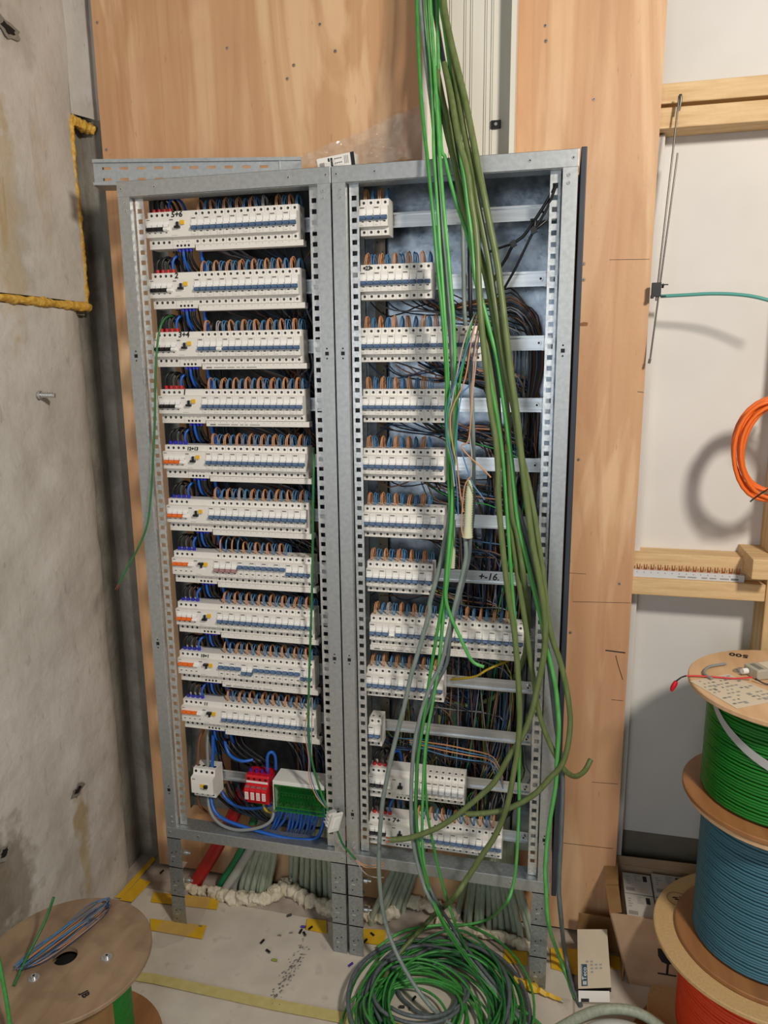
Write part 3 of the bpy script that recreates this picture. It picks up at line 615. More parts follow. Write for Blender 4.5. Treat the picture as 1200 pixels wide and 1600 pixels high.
b = MB(); b.box(.004, w, .0285, .031, -.0475, -.0445, 'reel_green'); b.box(.004, w, .0285, .031, .0345, .036, 'reel_green'); b.box(.004, .0065, .0285, .031, -.0445, .0345, 'reel_green'); b.box(w-.0025, w, .0285, .031, -.0445, .0345, 'reel_green'); b.box(.012, w-.006, .0275, .0295, -.034, -.031, 'reel_green'); b.build('cover_rim', t)

def cable(name, label, pts, r, mt, cat='cable', group=None, n=8, sub=6, end=None):
    P = [at(*p) if not isinstance(p, Vector) else p for p in pts]; t = thing(name, label, cat, P[0], group) if end else None
    b = MB(); P0 = Vector(P[0]); b.tube([p-P0 for p in P], r, mt, n, sub); o = b.build('sheath' if end else name, t)
    if end:
        Q = smooth([p-P0 for p in P], sub); d = (Q[-1]-Q[-2]).normalized()
        for k in range(end[1]):
            b = MB(); a = 2*math.pi*k/max(1, end[1]); u = d.orthogonal().normalized(); w_ = d.cross(u); off = (u*math.cos(a)+w_*math.sin(a))*r*.45*(end[1] > 1)
            b.tube([Q[-1]+off-d*.004, Q[-1]+off*1.3+d*end[2]*.5, Q[-1]+off*2+d*end[2]], max(.0012, r*.28), end[0], 6, 2); b.build('bare_core', t)
        return t
    o.location = P0
    return tag(o, label, cat, group)
# power wires in the lower left
PW = 'power wires in the bottom of the left cabinet'
cable('power_wire', 'thick blue wire looping from the white device down along the cabinet floor', [(333, 1150, .06), (332, 1190, .066), (330, 1235, .07), (333, 1262, .05), (350, 1280, .04), (395, 1296, .03), (450, 1310, .03), (490, 1311, .04), (503, 1295, .06), (507, 1262, .08)], .0052, 'cable_power_blue', 'wire', PW)
cable('power_wire', 'grey wire sweeping from the white device in a low bow to the arrester', [(326, 1140, .085), (324, 1165, .07), (325, 1195, .066), (325, 1240, .066), (329, 1268, .045), (345, 1288, .03), (372, 1297, .025), (405, 1293, .025), (425, 1280, .035), (428, 1255, .06)], .0048, 'cable_grey', 'wire', PW)
cable('power_wire', 'brown wire entering the white device from above', [(318, 1140, .09), (311, 1158, .075), (309, 1195, .066)], .0042, 'cable_brown', 'wire', PW)
cable('power_wire', 'brown wire below the white device curling to the back', [(309, 1240, .066), (312, 1258, .075), (325, 1270, .10), (350, 1282, .12), (395, 1292, .12), (425, 1284, .12)], .0042, 'cable_brown', 'wire', PW)
cable('power_wire', 'blue wire in a wide bow from the tenth row to the arrester top', [(353, 1130, .09), (352, 1160, .08), (360, 1180, .07), (378, 1189, .06), (395, 1187, .075)], .0046, 'cable_power_blue', 'wire', PW)
cable('power_wire', 'blue wire arch standing on top of the red surge arrester', [(418, 1204, .066), (418, 1182, .06), (424, 1175, .062), (430, 1182, .07), (431, 1202, .085)], .0046, 'cable_power_blue', 'wire', PW)
cable('power_wire', 'blue wire sagging from behind the white device toward the green block', [(340, 1222, .11), (352, 1246, .10), (372, 1260, .09), (400, 1263, .085), (425, 1257, .09)], .0046, 'cable_power_blue', 'wire', PW)
cable('power_wire', 'yellow-green earth wire curling under the red arrester', [(411, 1250, .07), (414, 1264, .065), (424, 1269, .07), (440, 1262, .09)], .0036, 'w_yellow', 'wire', PW)
for i in range(12):
    px = 432+i*6
    cable('power_wire', '%s of the blue wires hanging below the green block' % ORD[i], [(px, 1258+i*1.3, .085), (px-2-(3 if i < 4 else 0), 1276+rnd.randint(-3, 3), .075), (px-6-(8 if i < 4 else 0), 1292+rnd.randint(-4, 4), .085), (px-12-(14 if i < 4 else 0), 1304, .12)], .0042, 'cable_power_blue', 'wire', PW)
for i in range(5):
    px = 345+i*9
    cable('power_wire', 'black wire, %s of the loose loops above the surge arrester' % ORD[i], [(px-6, 1125, .11), (px-2, 1158, .10), (px+14, 1182-i*2, .09), (px+34, 1192-i, .085), (px+44, 1196, .10)], .0044, 'w_black', 'wire', PW)
for i in range(6):
    px = 322+i*10
    cable('power_wire', 'dark wire, %s of those slung below the white device' % ORD[i], [(px+10, 1225, .13), (px+20, 1245+i, .125), (px+50, 1268+i*3, .115), (px+90, 1278+i*3, .12), (px+130, 1284+i*2, .13)], .0042, ('w_black', 'w_navy', 'w_black')[i % 3], 'wire', PW)
# inner wiring: uncountable thin wires, one object per colour and cabinet
def bundle(label, mt, paths, r):
    b = MB()
    for P in paths: b.tube(P, r, mt, 5, 3, cap=False)
    o = b.build('wire_bundle'); return tag(o, label, 'wires', 'inner wiring', 'stuff')
R_ = random.Random(21); cols = ['navy', 'blue', 'black', 'brown', 'darkbrown', 'grey', 'yg', 'green', 'tan', 'steelblue']; names = {'tan': 'tan', 'steelblue': 'steel blue', 'navy': 'dark blue', 'blue': 'light blue', 'black': 'black', 'brown': 'orange-brown', 'darkbrown': 'dark brown', 'grey': 'grey', 'yg': 'yellow-green', 'green': 'green'}
paths = {c_: [] for c_ in cols}
ends = [.70, .80, .92, .83, .83, .83, .80, 1.03, .84, .66]
for k in range(1, 10):
    nw = [0, 10, 22, 22, 24, 26, 22, 22, 14, 4][k]
    for i in range(nw):
        lowm = k < 7
        c_ = R_.choice(['navy', 'navy', 'steelblue', 'black', 'black', 'black', 'tan', 'darkbrown', 'darkbrown', 'grey']) if R_.random() < .93 else R_.choice(['yg', 'green'])
        z = ROW[k]; xs = R_.uniform(.74, min(ends[k], .88)) if k < 7 else R_.uniform(.65, .88); xb = R_.uniform(.93, 1.055) if k < 4 else R_.uniform(.85+.01*(9-k)*0, 1.04)
        xb = max(xb, xs+.04) if xs < .9 else xb
        y0 = R_.uniform(.11, .135); y1 = R_.uniform(.115, .18); dz = R_.uniform(.05, .085); xe = R_.uniform(.80, 1.03)
        P = [(xs, y0, z-.01), (xs+.01, y0+.004, z-.045), ((xs*2+xb)/3, y1, z-dz-R_.uniform(0, .02)), (xb-.02, y1, z-dz-.02-R_.uniform(0, .04))]
        zz = z-dz-.14; x = xb
        while zz > .52:
            P.append((x, y1+R_.uniform(-.006, .006), zz)); zz -= .17; x += (xe-xb)*.17/max(.3, (z-.5))*.9+R_.uniform(-.008, .008); x = min(max(x, .66), 1.06)
        P.append((xe, y1, .48)); P.append((.86+(xe-.8)*.55, .165, .36)); P.append((.88+(xe-.8)*.5, .17, .28)); paths[c_].append(P)
# extra short loops between rows near the left edge of the right bay
for i in range(30):
    k = R_.randrange(1, 11); z = ROW[k]-.06; c_ = R_.choice(['tan', 'steelblue', 'navy', 'black', 'darkbrown', 'grey']); x0 = R_.uniform(.60, .66)
    paths[c_].append([(x0, .15, z+R_.uniform(-.03, .03)), (x0+.06, .12, z+R_.uniform(-.025, .02)), (x0+.16, .13, z+R_.uniform(-.025, .02)), (x0+R_.uniform(.2, .34), .15, z+R_.uniform(-.05, .02))])
for k, z in ((1, 1.83), (2, 1.66), (3, 1.52)):
    for i in range(7):
        c_ = R_.choice(['black', 'black', 'navy', 'darkbrown', 'brown']); s = R_.uniform(-.01, .01)
        paths[c_].append([(.66+.03*i, .12, z+.03), (.70+.03*i, .14, z+.0+s), (.80, .15, z-.012+s), (.90, .15, z+.01+s), (.97+.01*i, .14, z-.01+s), (1.03+.004*i, .14, z-.08), (1.05, .15, z-.2)])
for i in range(12):
    c_ = R_.choice(['black', 'grey', 'darkbrown', 'navy']); h = R_.uniform(-.02, .05)
    paths[c_].append([(.93, .14, 1.80+h), (.98, .12, 1.825+h), (1.02+.002*i, .115, 1.78+h*.6), (1.03+.003*i, .12, 1.68), (1.02, .13, 1.5), (1.02+.002*i, .15, 1.35)])
for i in range(70):
    c_ = R_.choice(['navy', 'steelblue', 'tan', 'darkbrown', 'black', 'black', 'grey', 'yg', 'green']); xs = R_.uniform(.68, 1.04); z = R_.choice([1.02, .87, .72, .72])
    paths[c_].append([(xs, R_.uniform(.12, .18), z), (xs+R_.uniform(-.02, .02), R_.uniform(.125, .18), z-.12), (xs+R_.uniform(-.03, .03), R_.uniform(.125, .18), .55), (xs*.55+.42, .16, .42), (xs*.4+.56, .17, .30)])
for c_ in cols: bundle('%s thin wires running down behind the rails of the right cabinet' % names[c_], 'w_'+c_, paths[c_], .0019)
paths = {c_: [] for c_ in ('black', 'navy', 'darkbrown', 'grey')}
for k in range(10):
    for i in range(22):
        c_ = R_.choice(['black', 'black', 'navy', 'darkbrown', 'grey']); z = ROW[k]; xs = R_.uniform(.2, .47); xe = R_.uniform(.36, .5)
        paths[c_].append([(xs, .108, z+.0), (xs+.006, .115, z-.05), (xs+(xe-xs)*.4, .135, z-.08), (xs+(xe-xs)*.8, .15, z-.12), (xe, .16, z-.2), (xe, .165, max(.37, z-.42))])
for i in range(40):
    c_ = R_.choice(['black', 'black', 'navy']); xs = R_.uniform(.10, .2); z = R_.uniform(.7, 2.0)
    paths[c_].append([(xs, .13, z), (xs+.01, .14, z-.1), (xs+R_.uniform(-.01, .03), .14, z-.25), (xs+.02, .15, max(.37, z-.4))])
for c_ in paths: bundle('%s wires crowding the dark space behind the left cabinet breakers' % names[c_], 'w_'+c_, paths[c_], .0024)

# ------------------------------------------------------------------ hanging cables
CG = 'long cables hanging from above in front of the right cabinet'
def dep(py, o=0):
    K = [(-120, .11), (0, .09), (120, .03), (215, -.02), (300, -.05), (500, -.075), (900, -.075), (1300, -.07), (1420, -.08)]
    for (a, ya), (c_, yc) in zip(K, K[1:]):
        if py <= c_: return ya+(yc-ya)*(py-a)/(c_-a)+o
    return -.08+o
def drop(label, pts, r, mt, o=0, tail=(), **kw):
    P = [at(p[0], p[1], dep(p[1], o) if len(p) == 2 else p[2]) for p in pts]+[onz(*q) for q in tail]
    return cable(kw.pop('name', 'hanging_cable'), label, P, r, mt, 'cable', CG, **kw)
def ext(p, q): return (p[0]*2-q[0]*1.0-(p[0]-q[0])*0, -110)
drop('thin bright green cable, leftmost of the hanging bunch at the top', [(648, -110), (651, 0), (654, 80), (659, 165), (668, 250), (672, 291), (678, 350), (684, 423), (690, 480), (695, 544), (698, 600), (697, 650), (700, 705), (701, 745), (703, 790), (702, 830), (697, 890), (694, 925), (688, 960), (678, 1018), (670, 1068), (663, 1118), (653, 1185), (650, 1230), (650, 1265), (654, 1320), (666, 1374), (677, 1407), (703, 1457)], .0042, 'bus_green', 0, [(743, 1513, .05), (783, 1553, .03), (840, 1597, .02), (880, 1640, .01)])
drop('thin light green cable close beside the upper grey cable', [(663, -110), (666, 0), (670, 67), (674, 117), (677, 183), (678, 240), (680, 267), (683, 313), (686, 368), (690, 423), (695, 497), (700, 590), (702, 660), (705, 730), (708, 790), (706, 850), (700, 900), (696, 936), (693, 965), (685, 1043), (677, 1093), (668, 1143), (664, 1177), (661, 1230), (660, 1320), (668, 1378), (690, 1440)], .0040, 'bus_green_light', .004, [(730, 1500, .05), (775, 1555, .03), (820, 1610, .02)])
drop('green cable ending loose below the eighth breaker row', [(668, -110), (672, 0), (677, 75), (680, 125), (684, 183), (687, 240), (690, 286), (695, 343), (701, 405), (706, 469), (708, 489), (710, 535), (712, 600), (711, 680), (708, 745), (706, 800), (702, 850), (698, 900), (697, 936), (704, 962), (720, 998), (737, 1032), (756, 1042)], .0044, 'bus_green_light', -.006)
drop('thin green cable that crosses the olive bunch and drops to the floor coil', [(680, -110), (683, 0), (685, 100), (689, 225), (695, 245), (702, 277), (713, 317), (726, 355), (735, 387), (743, 432), (752, 510), (765, 590), (777, 654), (785, 712), (790, 770), (796, 860), (802, 940), (807, 1002), (808, 1060), (811, 1143), (811, 1220), (811, 1260), (807, 1344), (801, 1386), (790, 1412)], .0042, 'bus_green_light', .006, [(763, 1436, .06), (725, 1445, .04), (680, 1446, .03), (630, 1455, .03), (590, 1480, .02)])
drop('bright green cable running down the right frame side to the floor', [(686, -110), (689, 0), (695, 42), (703, 100), (710, 158), (718, 217), (720, 240), (726, 286), (733, 341), (739, 405), (745, 445), (757, 485), (766, 520), (777, 562), (788, 636), (799, 718), (804, 770), (810, 820), (822, 870), (834, 920), (846, 970), (857, 1022), (867, 1067), (872, 1110), (873, 1143), (870, 1193), (868, 1230), (858, 1290), (852, 1350), (853, 1385), (858, 1447)], .0054, 'bus_green_light', 0, [(877, 1503, .03), (900, 1560, .008)])
drop('long green cable between the two thin ones, from mid height to the coil', [(705, 742), (704, 800), (702, 860), (698, 905), (692, 960), (687, 1020), (680, 1068), (672, 1118), (666, 1170), (664, 1210), (668, 1270), (674, 1305), (687, 1365), (699, 1407), (712, 1445)], .0038, 'bus_green', .012, [(730, 1485, .05), (770, 1553, .02), (800, 1610, .02)])
drop('grey cable beside the leftmost green one at the top', [(654, -110), (657, 0), (661, 50), (667, 100), (672, 142), (677, 183), (682, 240), (687, 304), (690, 368), (696, 432), (702, 497), (706, 550), (709, 610), (708, 680), (706, 750), (702, 810), (694, 850), (686, 890), (672, 940), (670, 960), (657, 1007), (643, 1053), (632, 1102), (622, 1140), (612, 1180), (604, 1220), (597, 1260), (592, 1335), (594, 1390), (602, 1440)], .0060, 'grey_cable', .02, [(620, 1490, .12), (650, 1543, .07), (680, 1580, .04), (715, 1610, .03)])
drop('slate grey cable of the bunch ending on the floor by the right leg', [(674, -110), (678, 0), (685, 50), (692, 92), (700, 133), (705, 167), (710, 217), (716, 253), (724, 300), (735, 370), (746, 440), (759, 495), (766, 525), (772, 562), (777, 617), (783, 690), (792, 740), (800, 772), (814, 810), (822, 840), (834, 900), (848, 980), (858, 1040), (863, 1080), (868, 1127), (873, 1160), (878, 1200), (879, 1240), (876, 1320), (873, 1385), (877, 1437)], .0060, 'slate_cable', .024, [(883, 1490, .05), (897, 1547, .015), (908, 1572, .008)])
for i, (dx, oo) in enumerate(((0, 0), (8, .006))):
    drop('grey-green double cable out of the ribbed sleeve, %s strand' % ('left' if not i else 'right'), [(727+dx, 838), (728+dx*.6, 870), (722+dx*.5, 900), (712+dx*.5, 940), (700+dx*.5, 990), (690+dx, 1035), (674+dx, 1068), (660+dx, 1107), (653+dx*.6, 1135), (648+dx*.6, 1160), (643+dx, 1220), (643+dx*.7, 1290), (649+dx*.7, 1335), (661+dx, 1380), (675+dx, 1410)], .0052, ('grey_cable', 'slate_cable')[i], .0+oo, [(700+dx, 1450, .08), (735+dx, 1500, .05), (780+dx, 1555, .03), (830, 1610, .03)])
drop('thick olive cable bowing left to a copper cut end over the bottom row', [(688, -110), (693, 0), (703, 58), (715, 108), (727, 158), (737, 208), (747, 260), (756, 304), (766, 355), (776, 405), (783, 456), (790, 515), (799, 590), (807, 645), (814, 709), (820, 760), (828, 820), (834, 860), (842, 900), (850, 950), (852, 1000), (848, 1035), (840, 1073), (830, 1115), (815, 1152), (795, 1183), (777, 1215), (762, 1233), (720, 1269), (690, 1290), (660, 1303), (636, 1310), (610, 1312)], .0074, 'olive', -.024, end=('copper', 2, .012))
drop('olive cable looping out past the dark side panel and back in', [(700, 40, .07), (705, 80), (716, 150), (727, 215), (734, 245), (741, 277), (746, 317), (754, 357), (763, 405), (770, 450), (776, 490), (783, 535), (792, 590), (803, 640), (812, 700), (824, 750), (834, 800), (840, 840), (846, 880), (851, 920), (855, 960), (863, 998), (873, 1027), (882, 1060), (888, 1093), (891, 1127), (888, 1160), (882, 1185), (873, 1202), (860, 1215), (834, 1242), (795, 1263), (762, 1270), (729, 1272)], .0070, 'olive', -.012, end=('w_yellow', 2, .008))
drop('olive cable crossing in front of the bunch and sinking into the floor coil', [(694, 100, .04), (705, 150), (716, 215), (726, 250), (732, 277), (737, 317), (743, 354), (746, 390), (748, 442), (751, 490), (755, 535), (761, 590), (766, 636), (774, 682), (778, 730), (779, 780), (783, 830), (788, 880), (796, 940), (804, 990), (809, 1050), (812, 1110), (809, 1170), (804, 1200), (792, 1260), (774, 1305), (750, 1341), (729, 1374), (708, 1404)], .0072, 'olive', -.036, [(678, 1430, .09), (648, 1463, .06), (620, 1495, .03), (600, 1530, .02)])
drop('olive cable bending back behind the tenth rail of the right cabinet', [(682, 108, .05), (684, 117), (692, 158), (700, 190), (708, 240), (716, 285), (726, 332), (740, 370), (750, 396), (759, 432), (768, 478), (779, 544), (786, 590), (793, 650), (796, 720), (800, 800), (808, 832), (814, 870), (818, 900), (824, 940, -.03), (825, 975, -.02), (822, 1010, 0), (817, 1032, .02), (805, 1056, .125), (773, 1088, .135), (753, 1097, .14), (728, 1102, .14), (703, 1098, .145)], .0070, 'olive', .004)
drop('olive cable swinging behind the uprights to an upturned cut end on the plywood', [(690, 170, .03), (700, 215), (712, 262), (722, 310), (733, 360), (742, 410), (750, 460), (758, 520), (768, 590), (778, 660), (786, 720), (793, 780), (800, 835), (806, 880), (812, 920), (820, 970), (826, 1010), (830, 1040), (835, 1068), (840, 1102), (847, 1130), (857, 1157), (868, 1180), (882, 1203, -.06), (898, 1213, -.02), (913, 1205, .03), (923, 1187, .06)], .0068, 'olive', .012)
# conduits and cables inside the right bay
cable('hanging_conduit', 'grey conduit hanging behind the bunch from the top rail', [(723, 340, .085), (724, 400, .082), (726, 490, .08), (733, 560, .01), (738, 640, -.02), (740, 740, -.02), (739, 800, -.02), (733, 850, -.03)], .0052, 'grey_cable', 'cable', CG)
cable('hanging_conduit', 'black cable stub hanging behind the green bunch', [(734, 340, .09), (734, 420, .088), (735, 480, .086), (737, 500, .1)], .0052, 'black_plastic', 'cable', CG)
# loose stripped cores with ribbed sleeves
LG = 'loose stripped cores hanging before the right cabinet'
CORES = [('white', [(744, 488), (733, 510), (722, 545), (713, 590), (704, 640), (700, 690), (706, 720), (710, 760)]), ('blue', [(745, 500), (734, 530), (718, 580), (702, 625), (697, 660), (701, 690), (708, 720), (714, 760), (716, 805)]),
        ('brown', [(746, 492), (737, 530), (731, 570), (724, 600), (706, 640), (704, 670), (709, 705), (714, 725), (719, 770), (724, 800)]), ('brown', [(748, 502), (741, 560), (737, 620), (735, 665), (731, 690), (724, 694), (722, 700), (735, 715), (752, 730), (767, 746)]),
        ('blue', [(747, 510), (738, 560), (734, 600), (722, 615), (716, 650), (713, 700), (716, 740), (718, 760)]), ('white', [(749, 515), (741, 590), (737, 640), (734, 680), (737, 710), (736, 745)]), ('blue', [(721, 705), (729, 730), (738, 755), (752, 774), (757, 781)]), ('brown', [(735, 745), (726, 760), (722, 800), (721, 825), (724, 840)])]
CL = ['white core from the cable end, leftmost bow ending by the sleeve', 'long pale blue core bowing left past the fourth row', 'orange core beside the left blue one, ending near the sleeve', 'orange core hooked back and pointing right to a split tip', 'blue core with a small kink below the third row', 'white core running straight into the ribbed sleeve', 'short blue core pointing down right beside the sleeve', 'orange core lying along the left of the ribbed sleeve']
for i, (c_, pts) in enumerate(CORES): cable('loose_core', CL[i], [(px, py, -.095-.003*(i % 4)) for px, py in pts], .0017, 'w_'+c_, 'wire', LG, n=6, sub=4)
cable('hanging_cable', 'short green cable stub with its cores fanned out below the third row', [(743, 488, -.09), (733, 520, -.092), (725, 560, -.092), (718, 600, -.09), (714, 640, -.086), (712, 690, -.082), (709, 740, -.08)], .003, 'bus_green', 'cable', CG)
def ribbed(label, p0, p1, r, lean):
    a = at(*p0); c_ = at(*p1); t = thing('ribbed_sleeve', label, 'sleeve', a); d = c_-a; n = 46; b = MB()
    P = [d*(i/n) for i in range(n+1)]; b.tube(P, r, 'spiral', 12, 0, rf=lambda i, N: r*(.55+.45*min(1, i/12)) + (.0014 if i % 2 else -.0010)+(r*.6*max(0, (i-36)/8)*lean)); b.build('spiral_wrap', t)
    b = MB(); b.cyl(d*.995, d*1.01, r*1.02, 'black_plastic', 12); b.build('end_ring', t)
ribbed('pale green ribbed sleeve joining loose cores to the grey double cable', (734, 750, -.085), (730, 840, -.08), .0092, .5)
ribbed('smaller pale ribbed sleeve lower left of the first, beside the green cables', (709, 812, -.045), (706, 888, -.045), .0072, 0)
cable('earth_wire', 'yellow earth wire above the ninth rail of the right cabinet', [(700, 1062, .12), (725, 1060, .06), (745, 1056, .045), (762, 1046, .05), (785, 1036, .08), (800, 1030, .12)], .0032, 'w_yellow', 'wire', LG)
for i, (c_, dy) in enumerate((('brown', 0), ('blue', 7), ('brown', -9), ('blue', -4))):
    cable('loose_core', '%s core crossing under the tenth rail of the right cabinet, %s' % (CN[c_], ('upper', 'lower', 'faint top', 'second from top')[i]), [(640, 1160+dy*.4, .10), (690, 1172+dy, .06), (730, 1180+dy, .05), (765, 1187+dy*.8, .055), (778, 1203+dy, .07), (786, 1225+dy, .10)], .0017, 'w_'+c_, 'wire', LG, n=6)
# black ties at the top right
TG = 'long black cable ties hooked on the right upright'
t1 = cable('cable_tie', 'long black cable tie slanting down left from the upper right upright', [(869, 288, .018), (850, 322, .03), (820, 366, .04), (803, 381, .04), (790, 405, .05), (778, 424, .06), (770, 445, .06)], .0036, 'black_plastic', 'cable tie', TG, n=6)
t2 = cable('cable_tie', 'second black cable tie, lower and nearly straight, from the same upright', [(869, 290, .016), (855, 325, .024), (834, 361, .03), (822, 385, .035), (805, 420, .045), (787, 452, .055)], .0034, 'black_plastic', 'cable tie', TG, n=6)
cable('cable_tie', 'short black tie tail pointing left at the upper tie knot', [(766, 393, .06), (785, 386, .05), (802, 381, .038)], .003, 'black_plastic', 'cable tie', TG, n=6)
cable('cable_tie', 'short black tie tail with knot pointing up right at the lower tie', [(829, 344, .03), (836, 345, .028), (835, 358, .025), (842, 354, .025), (853, 345, .03)], .0034, 'black_plastic', 'cable tie', TG, n=6)
for px, py, y in ((802, 381, .037), (834, 360, .026)):
    p = at(px, py, y); b = MB(); b.obox((0, 0, 0), (.006, 0, .003), (0, .005, 0), (-.003, 0, .006), 'black_plastic'); o = b.build('tie_head', t1 if px < 810 else t2); o.location = p-(t1 if px < 810 else t2).location
# thin green wires on the left bay
cable('hanging_cable', 'single green wire arching out of the third row and hanging over the left post', [(272, 494, .09), (262, 495, .05), (253, 505, .02), (247, 530, .005), (243, 580, -.004), (242, 650, -.008), (240, 700, -.012), (236, 770, -.016), (230, 820, -.02), (215, 858, -.026), (197, 890, -.032), (186, 912, -.036)], .0030, 'bus_green_dark', 'cable', None, end=('copper', 2, .02))
cable('hanging_cable', 'green wire hanging before the left breaker rows down to a white socket', [(490, 700, .05), (490, 735, .015), (489, 800, .01), (488, 900, .006), (485, 1000, .004), (483, 1060, .0), (482, 1130, -.002), (486, 1180, -.006), (494, 1215, -.01), (505, 1248, -.02), (513, 1268, -.028)], .0032, 'bus_green_dark', 'cable', None)
for i, (c_, dx) in enumerate((('blue', -4), ('brown', -7), ('white', 3))):
    cable('loose_core', '%s core twisting along the green wire down to the white socket' % CN[c_], [(487+dx*.3, 1090, .0), (484+dx, 1140, -.003), (486+dx*.5, 1185, -.006), (490+dx, 1215, -.01), (502+dx, 1245, -.018), (513, 1266, -.027)], .0015, 'w_'+c_, 'wire', None, n=6)
t = thing('socket_insert', 'white network socket insert dangling on the centre posts', 'socket', at(522, 1283, -.035))
ex, ez = Vector((.80, -.55, -.12)).normalized(), Vector((.30, .10, .94)).normalized(); ey = ez.cross(ex).normalized(); ez = ex.cross(ey)
b = MB(); b.obox(ex*.006, ex*.0035, ey*.018, ez*.027, 'white_plastic'); b.obox(ex*.0102, ex*.001, ey*.011, ez*.017, 'breaker_pale'); b.build('face_plate', t, .001)
b = MB(); b.obox(-ex*.010, ex*.012, ey*.011, ez*.018, 'breaker_white'); 
for i in range(8): b.obox(-ex*(.008+.010*(i % 2))+ez*(-.017+.005*i), ex*.006, ey*.015, ez*.0016, 'strap_grey' if i % 2 else 'white_plastic')
b.build('contact_block', t)
cable('hanging_cable', 'dark green wire tail below the white socket along the bottom rail', [(527, 1298, -.03), (535, 1318, -.02), (545, 1331, -.012), (556, 1343, -.008)], .003, 'bus_green_dark', 'cable', None)
for i, c_ in enumerate(('brown', 'white', 'brown')):
    cable('loose_core', 'thin %s core splayed over the bottom rail, %s of three' % (CN[c_], ('upper', 'lowest', 'middle')[i]), [(556, 1343, -.008), (568, (1351, 1362, 1354)[i], -.012), (582, (1352, 1370, 1356)[i], -.01), (600, (1349, 1371, 1353)[i], -.008)], .0012, 'w_'+c_, 'wire', None, n=6)

# ------------------------------------------------------------------ conduits at the floor
KG = 'conduits rising out of the floor behind the cabinet'
def conduits(n, xa, xb, ya, yb, xt, xt2, zt, yt, tag_, r=.0095, mt='conduit'):
    for i in range(n):
        u = i/max(1, n-1); jx = R_.uniform(-.006, .006); x = xa+(xb-xa)*u+jx; y = ya+(yb-ya)*u+R_.uniform(-.012, .012); xe = xt+(xt2-xt)*u
        P = [(x, y, -.01), (x+(xe-x)*.08, y, .04), (x+(xe-x)*.5, (y+yt)/2+.005, .14), (xe, yt, zt), (xe, yt+.004, zt+.1)]
        b = MB(); P0 = Vector(P[0]); b.tube([Vector(p)-P0 for p in P], r, mt, 10, 5); o = b.build('conduit'); o.location = P0
        tag(o, 'grey-green conduit rising from foam, %s of %s' % (ORD[i], tag_), 'conduit', KG)
conduits(9, .155, .235, .165, .185, .235, .30, .26, .155, 'the group right of the red conduit')
conduits(9, .30, .47, .225, .19, .34, .475, .26, .165, 'the group left of the centre legs')
conduits(6, .60, .69, .14, .20, .70, .76, .28, .17, 'the dark group behind the centre legs', mt='conduit')
conduits(13, .86, 1.09, .20, .165, .90, 1.02, .27, .155, 'the fan left of the right leg', .0092)
for i in range(7):
    x = .885+i*.0235; b = MB(); b.tube([(0, 0, 0), (.0, .002, .07), (.001, .004, .125)], .0098, 'conduit_pale' if i % 2 else 'conduit', 10, 3); o = b.build('conduit'); o.location = (x, .155, .335)
    tag(o, 'pale conduit end behind the bottom breaker row, %s along' % ORD[i], 'conduit', KG)
for i in range(7):
    x = .31+i*.024; b = MB(); b.tube([(0, 0, 0), (.0, .0, .03), (.001, .0, .055)], .010, 'conduit', 10, 3); o = b.build('conduit'); o.location = (x, .15, .335)
    tag(o, 'pale conduit end behind the blue wires below green block, %s along' % ORD[i], 'conduit', KG)
def pipe(label, pts, r, mt):
    P0 = Vector(pts[0]); b = MB(); b.tube([Vector(p)-P0 for p in pts], r, mt, 14, 6); o = b.build('conduit'); o.location = P0; return tag(o, label, 'conduit', KG)
pipe('thick red conduit rising to the right behind the left leg', [(-.01, .165, .0), (.0, .165, .03), (.06, .16, .13), (.12, .15, .24), (.17, .145, .34), (.19, .15, .40)], .0215, 'conduit_red')
pipe('green conduit slanting beside the red one', [(.075, .175, .0), (.085, .175, .03), (.14, .165, .12), (.20, .15, .24), (.24, .15, .36)], .013, 'conduit_green')
pipe('pale grey conduit slanting beside the green one', [(.098, .155, .0), (.11, .155, .03), (.165, .15, .12), (.225, .145, .23), (.26, .15, .34)], .014, 'conduit_pale')
pipe('second pale grey conduit tucked behind the green one', [(.118, .185, .0), (.13, .185, .04), (.185, .17, .14), (.235, .16, .26), (.26, .16, .34)], .012, 'conduit_pale')
def foam_thing(label, pts, r, seed):
    o = foam('foam_bead', pts, r*.88, 'white_foam', None, seed, 12); return tag(o, label, 'foam', 'foam beads at the foot of the wall')
foam_thing('cream foam bead around the red conduit foot', [(-.05, .17, .008), (-.01, .14, .012), (.04, .14, .012)], .020, 3)
foam_thing('lumpy cream foam bead in front of the left conduit group', [(.06, .14, .012), (.12, .128, .014), (.19, .132, .016), (.25, .15, .014), (.28, .19, .025), (.30, .225, .03)], .026, 7)
foam_thing('long cream foam bead sloping toward the centre legs', [(.27, .205, .02), (.33, .19, .018), (.40, .16, .018), (.47, .145, .016), (.52, .14, .012)], .028, 11)
foam_thing('cream foam bead behind the centre legs', [(.57, .15, .014), (.62, .145, .02), (.67, .18, .018)], .026, 15)
foam_thing('cream foam bead at the foot of the right conduit fan', [(.80, .175, .012), (.86, .155, .018), (.93, .15, .018), (1.0, .145, .02), (1.08, .13, .014), (1.12, .15, .01)], .019, 19)
foam_thing('small cream foam bead along the plywood foot', [(.64, .215, .02), (.72, .22, .03), (.80, .21, .03), (.86, .21, .02)], .026, 23)

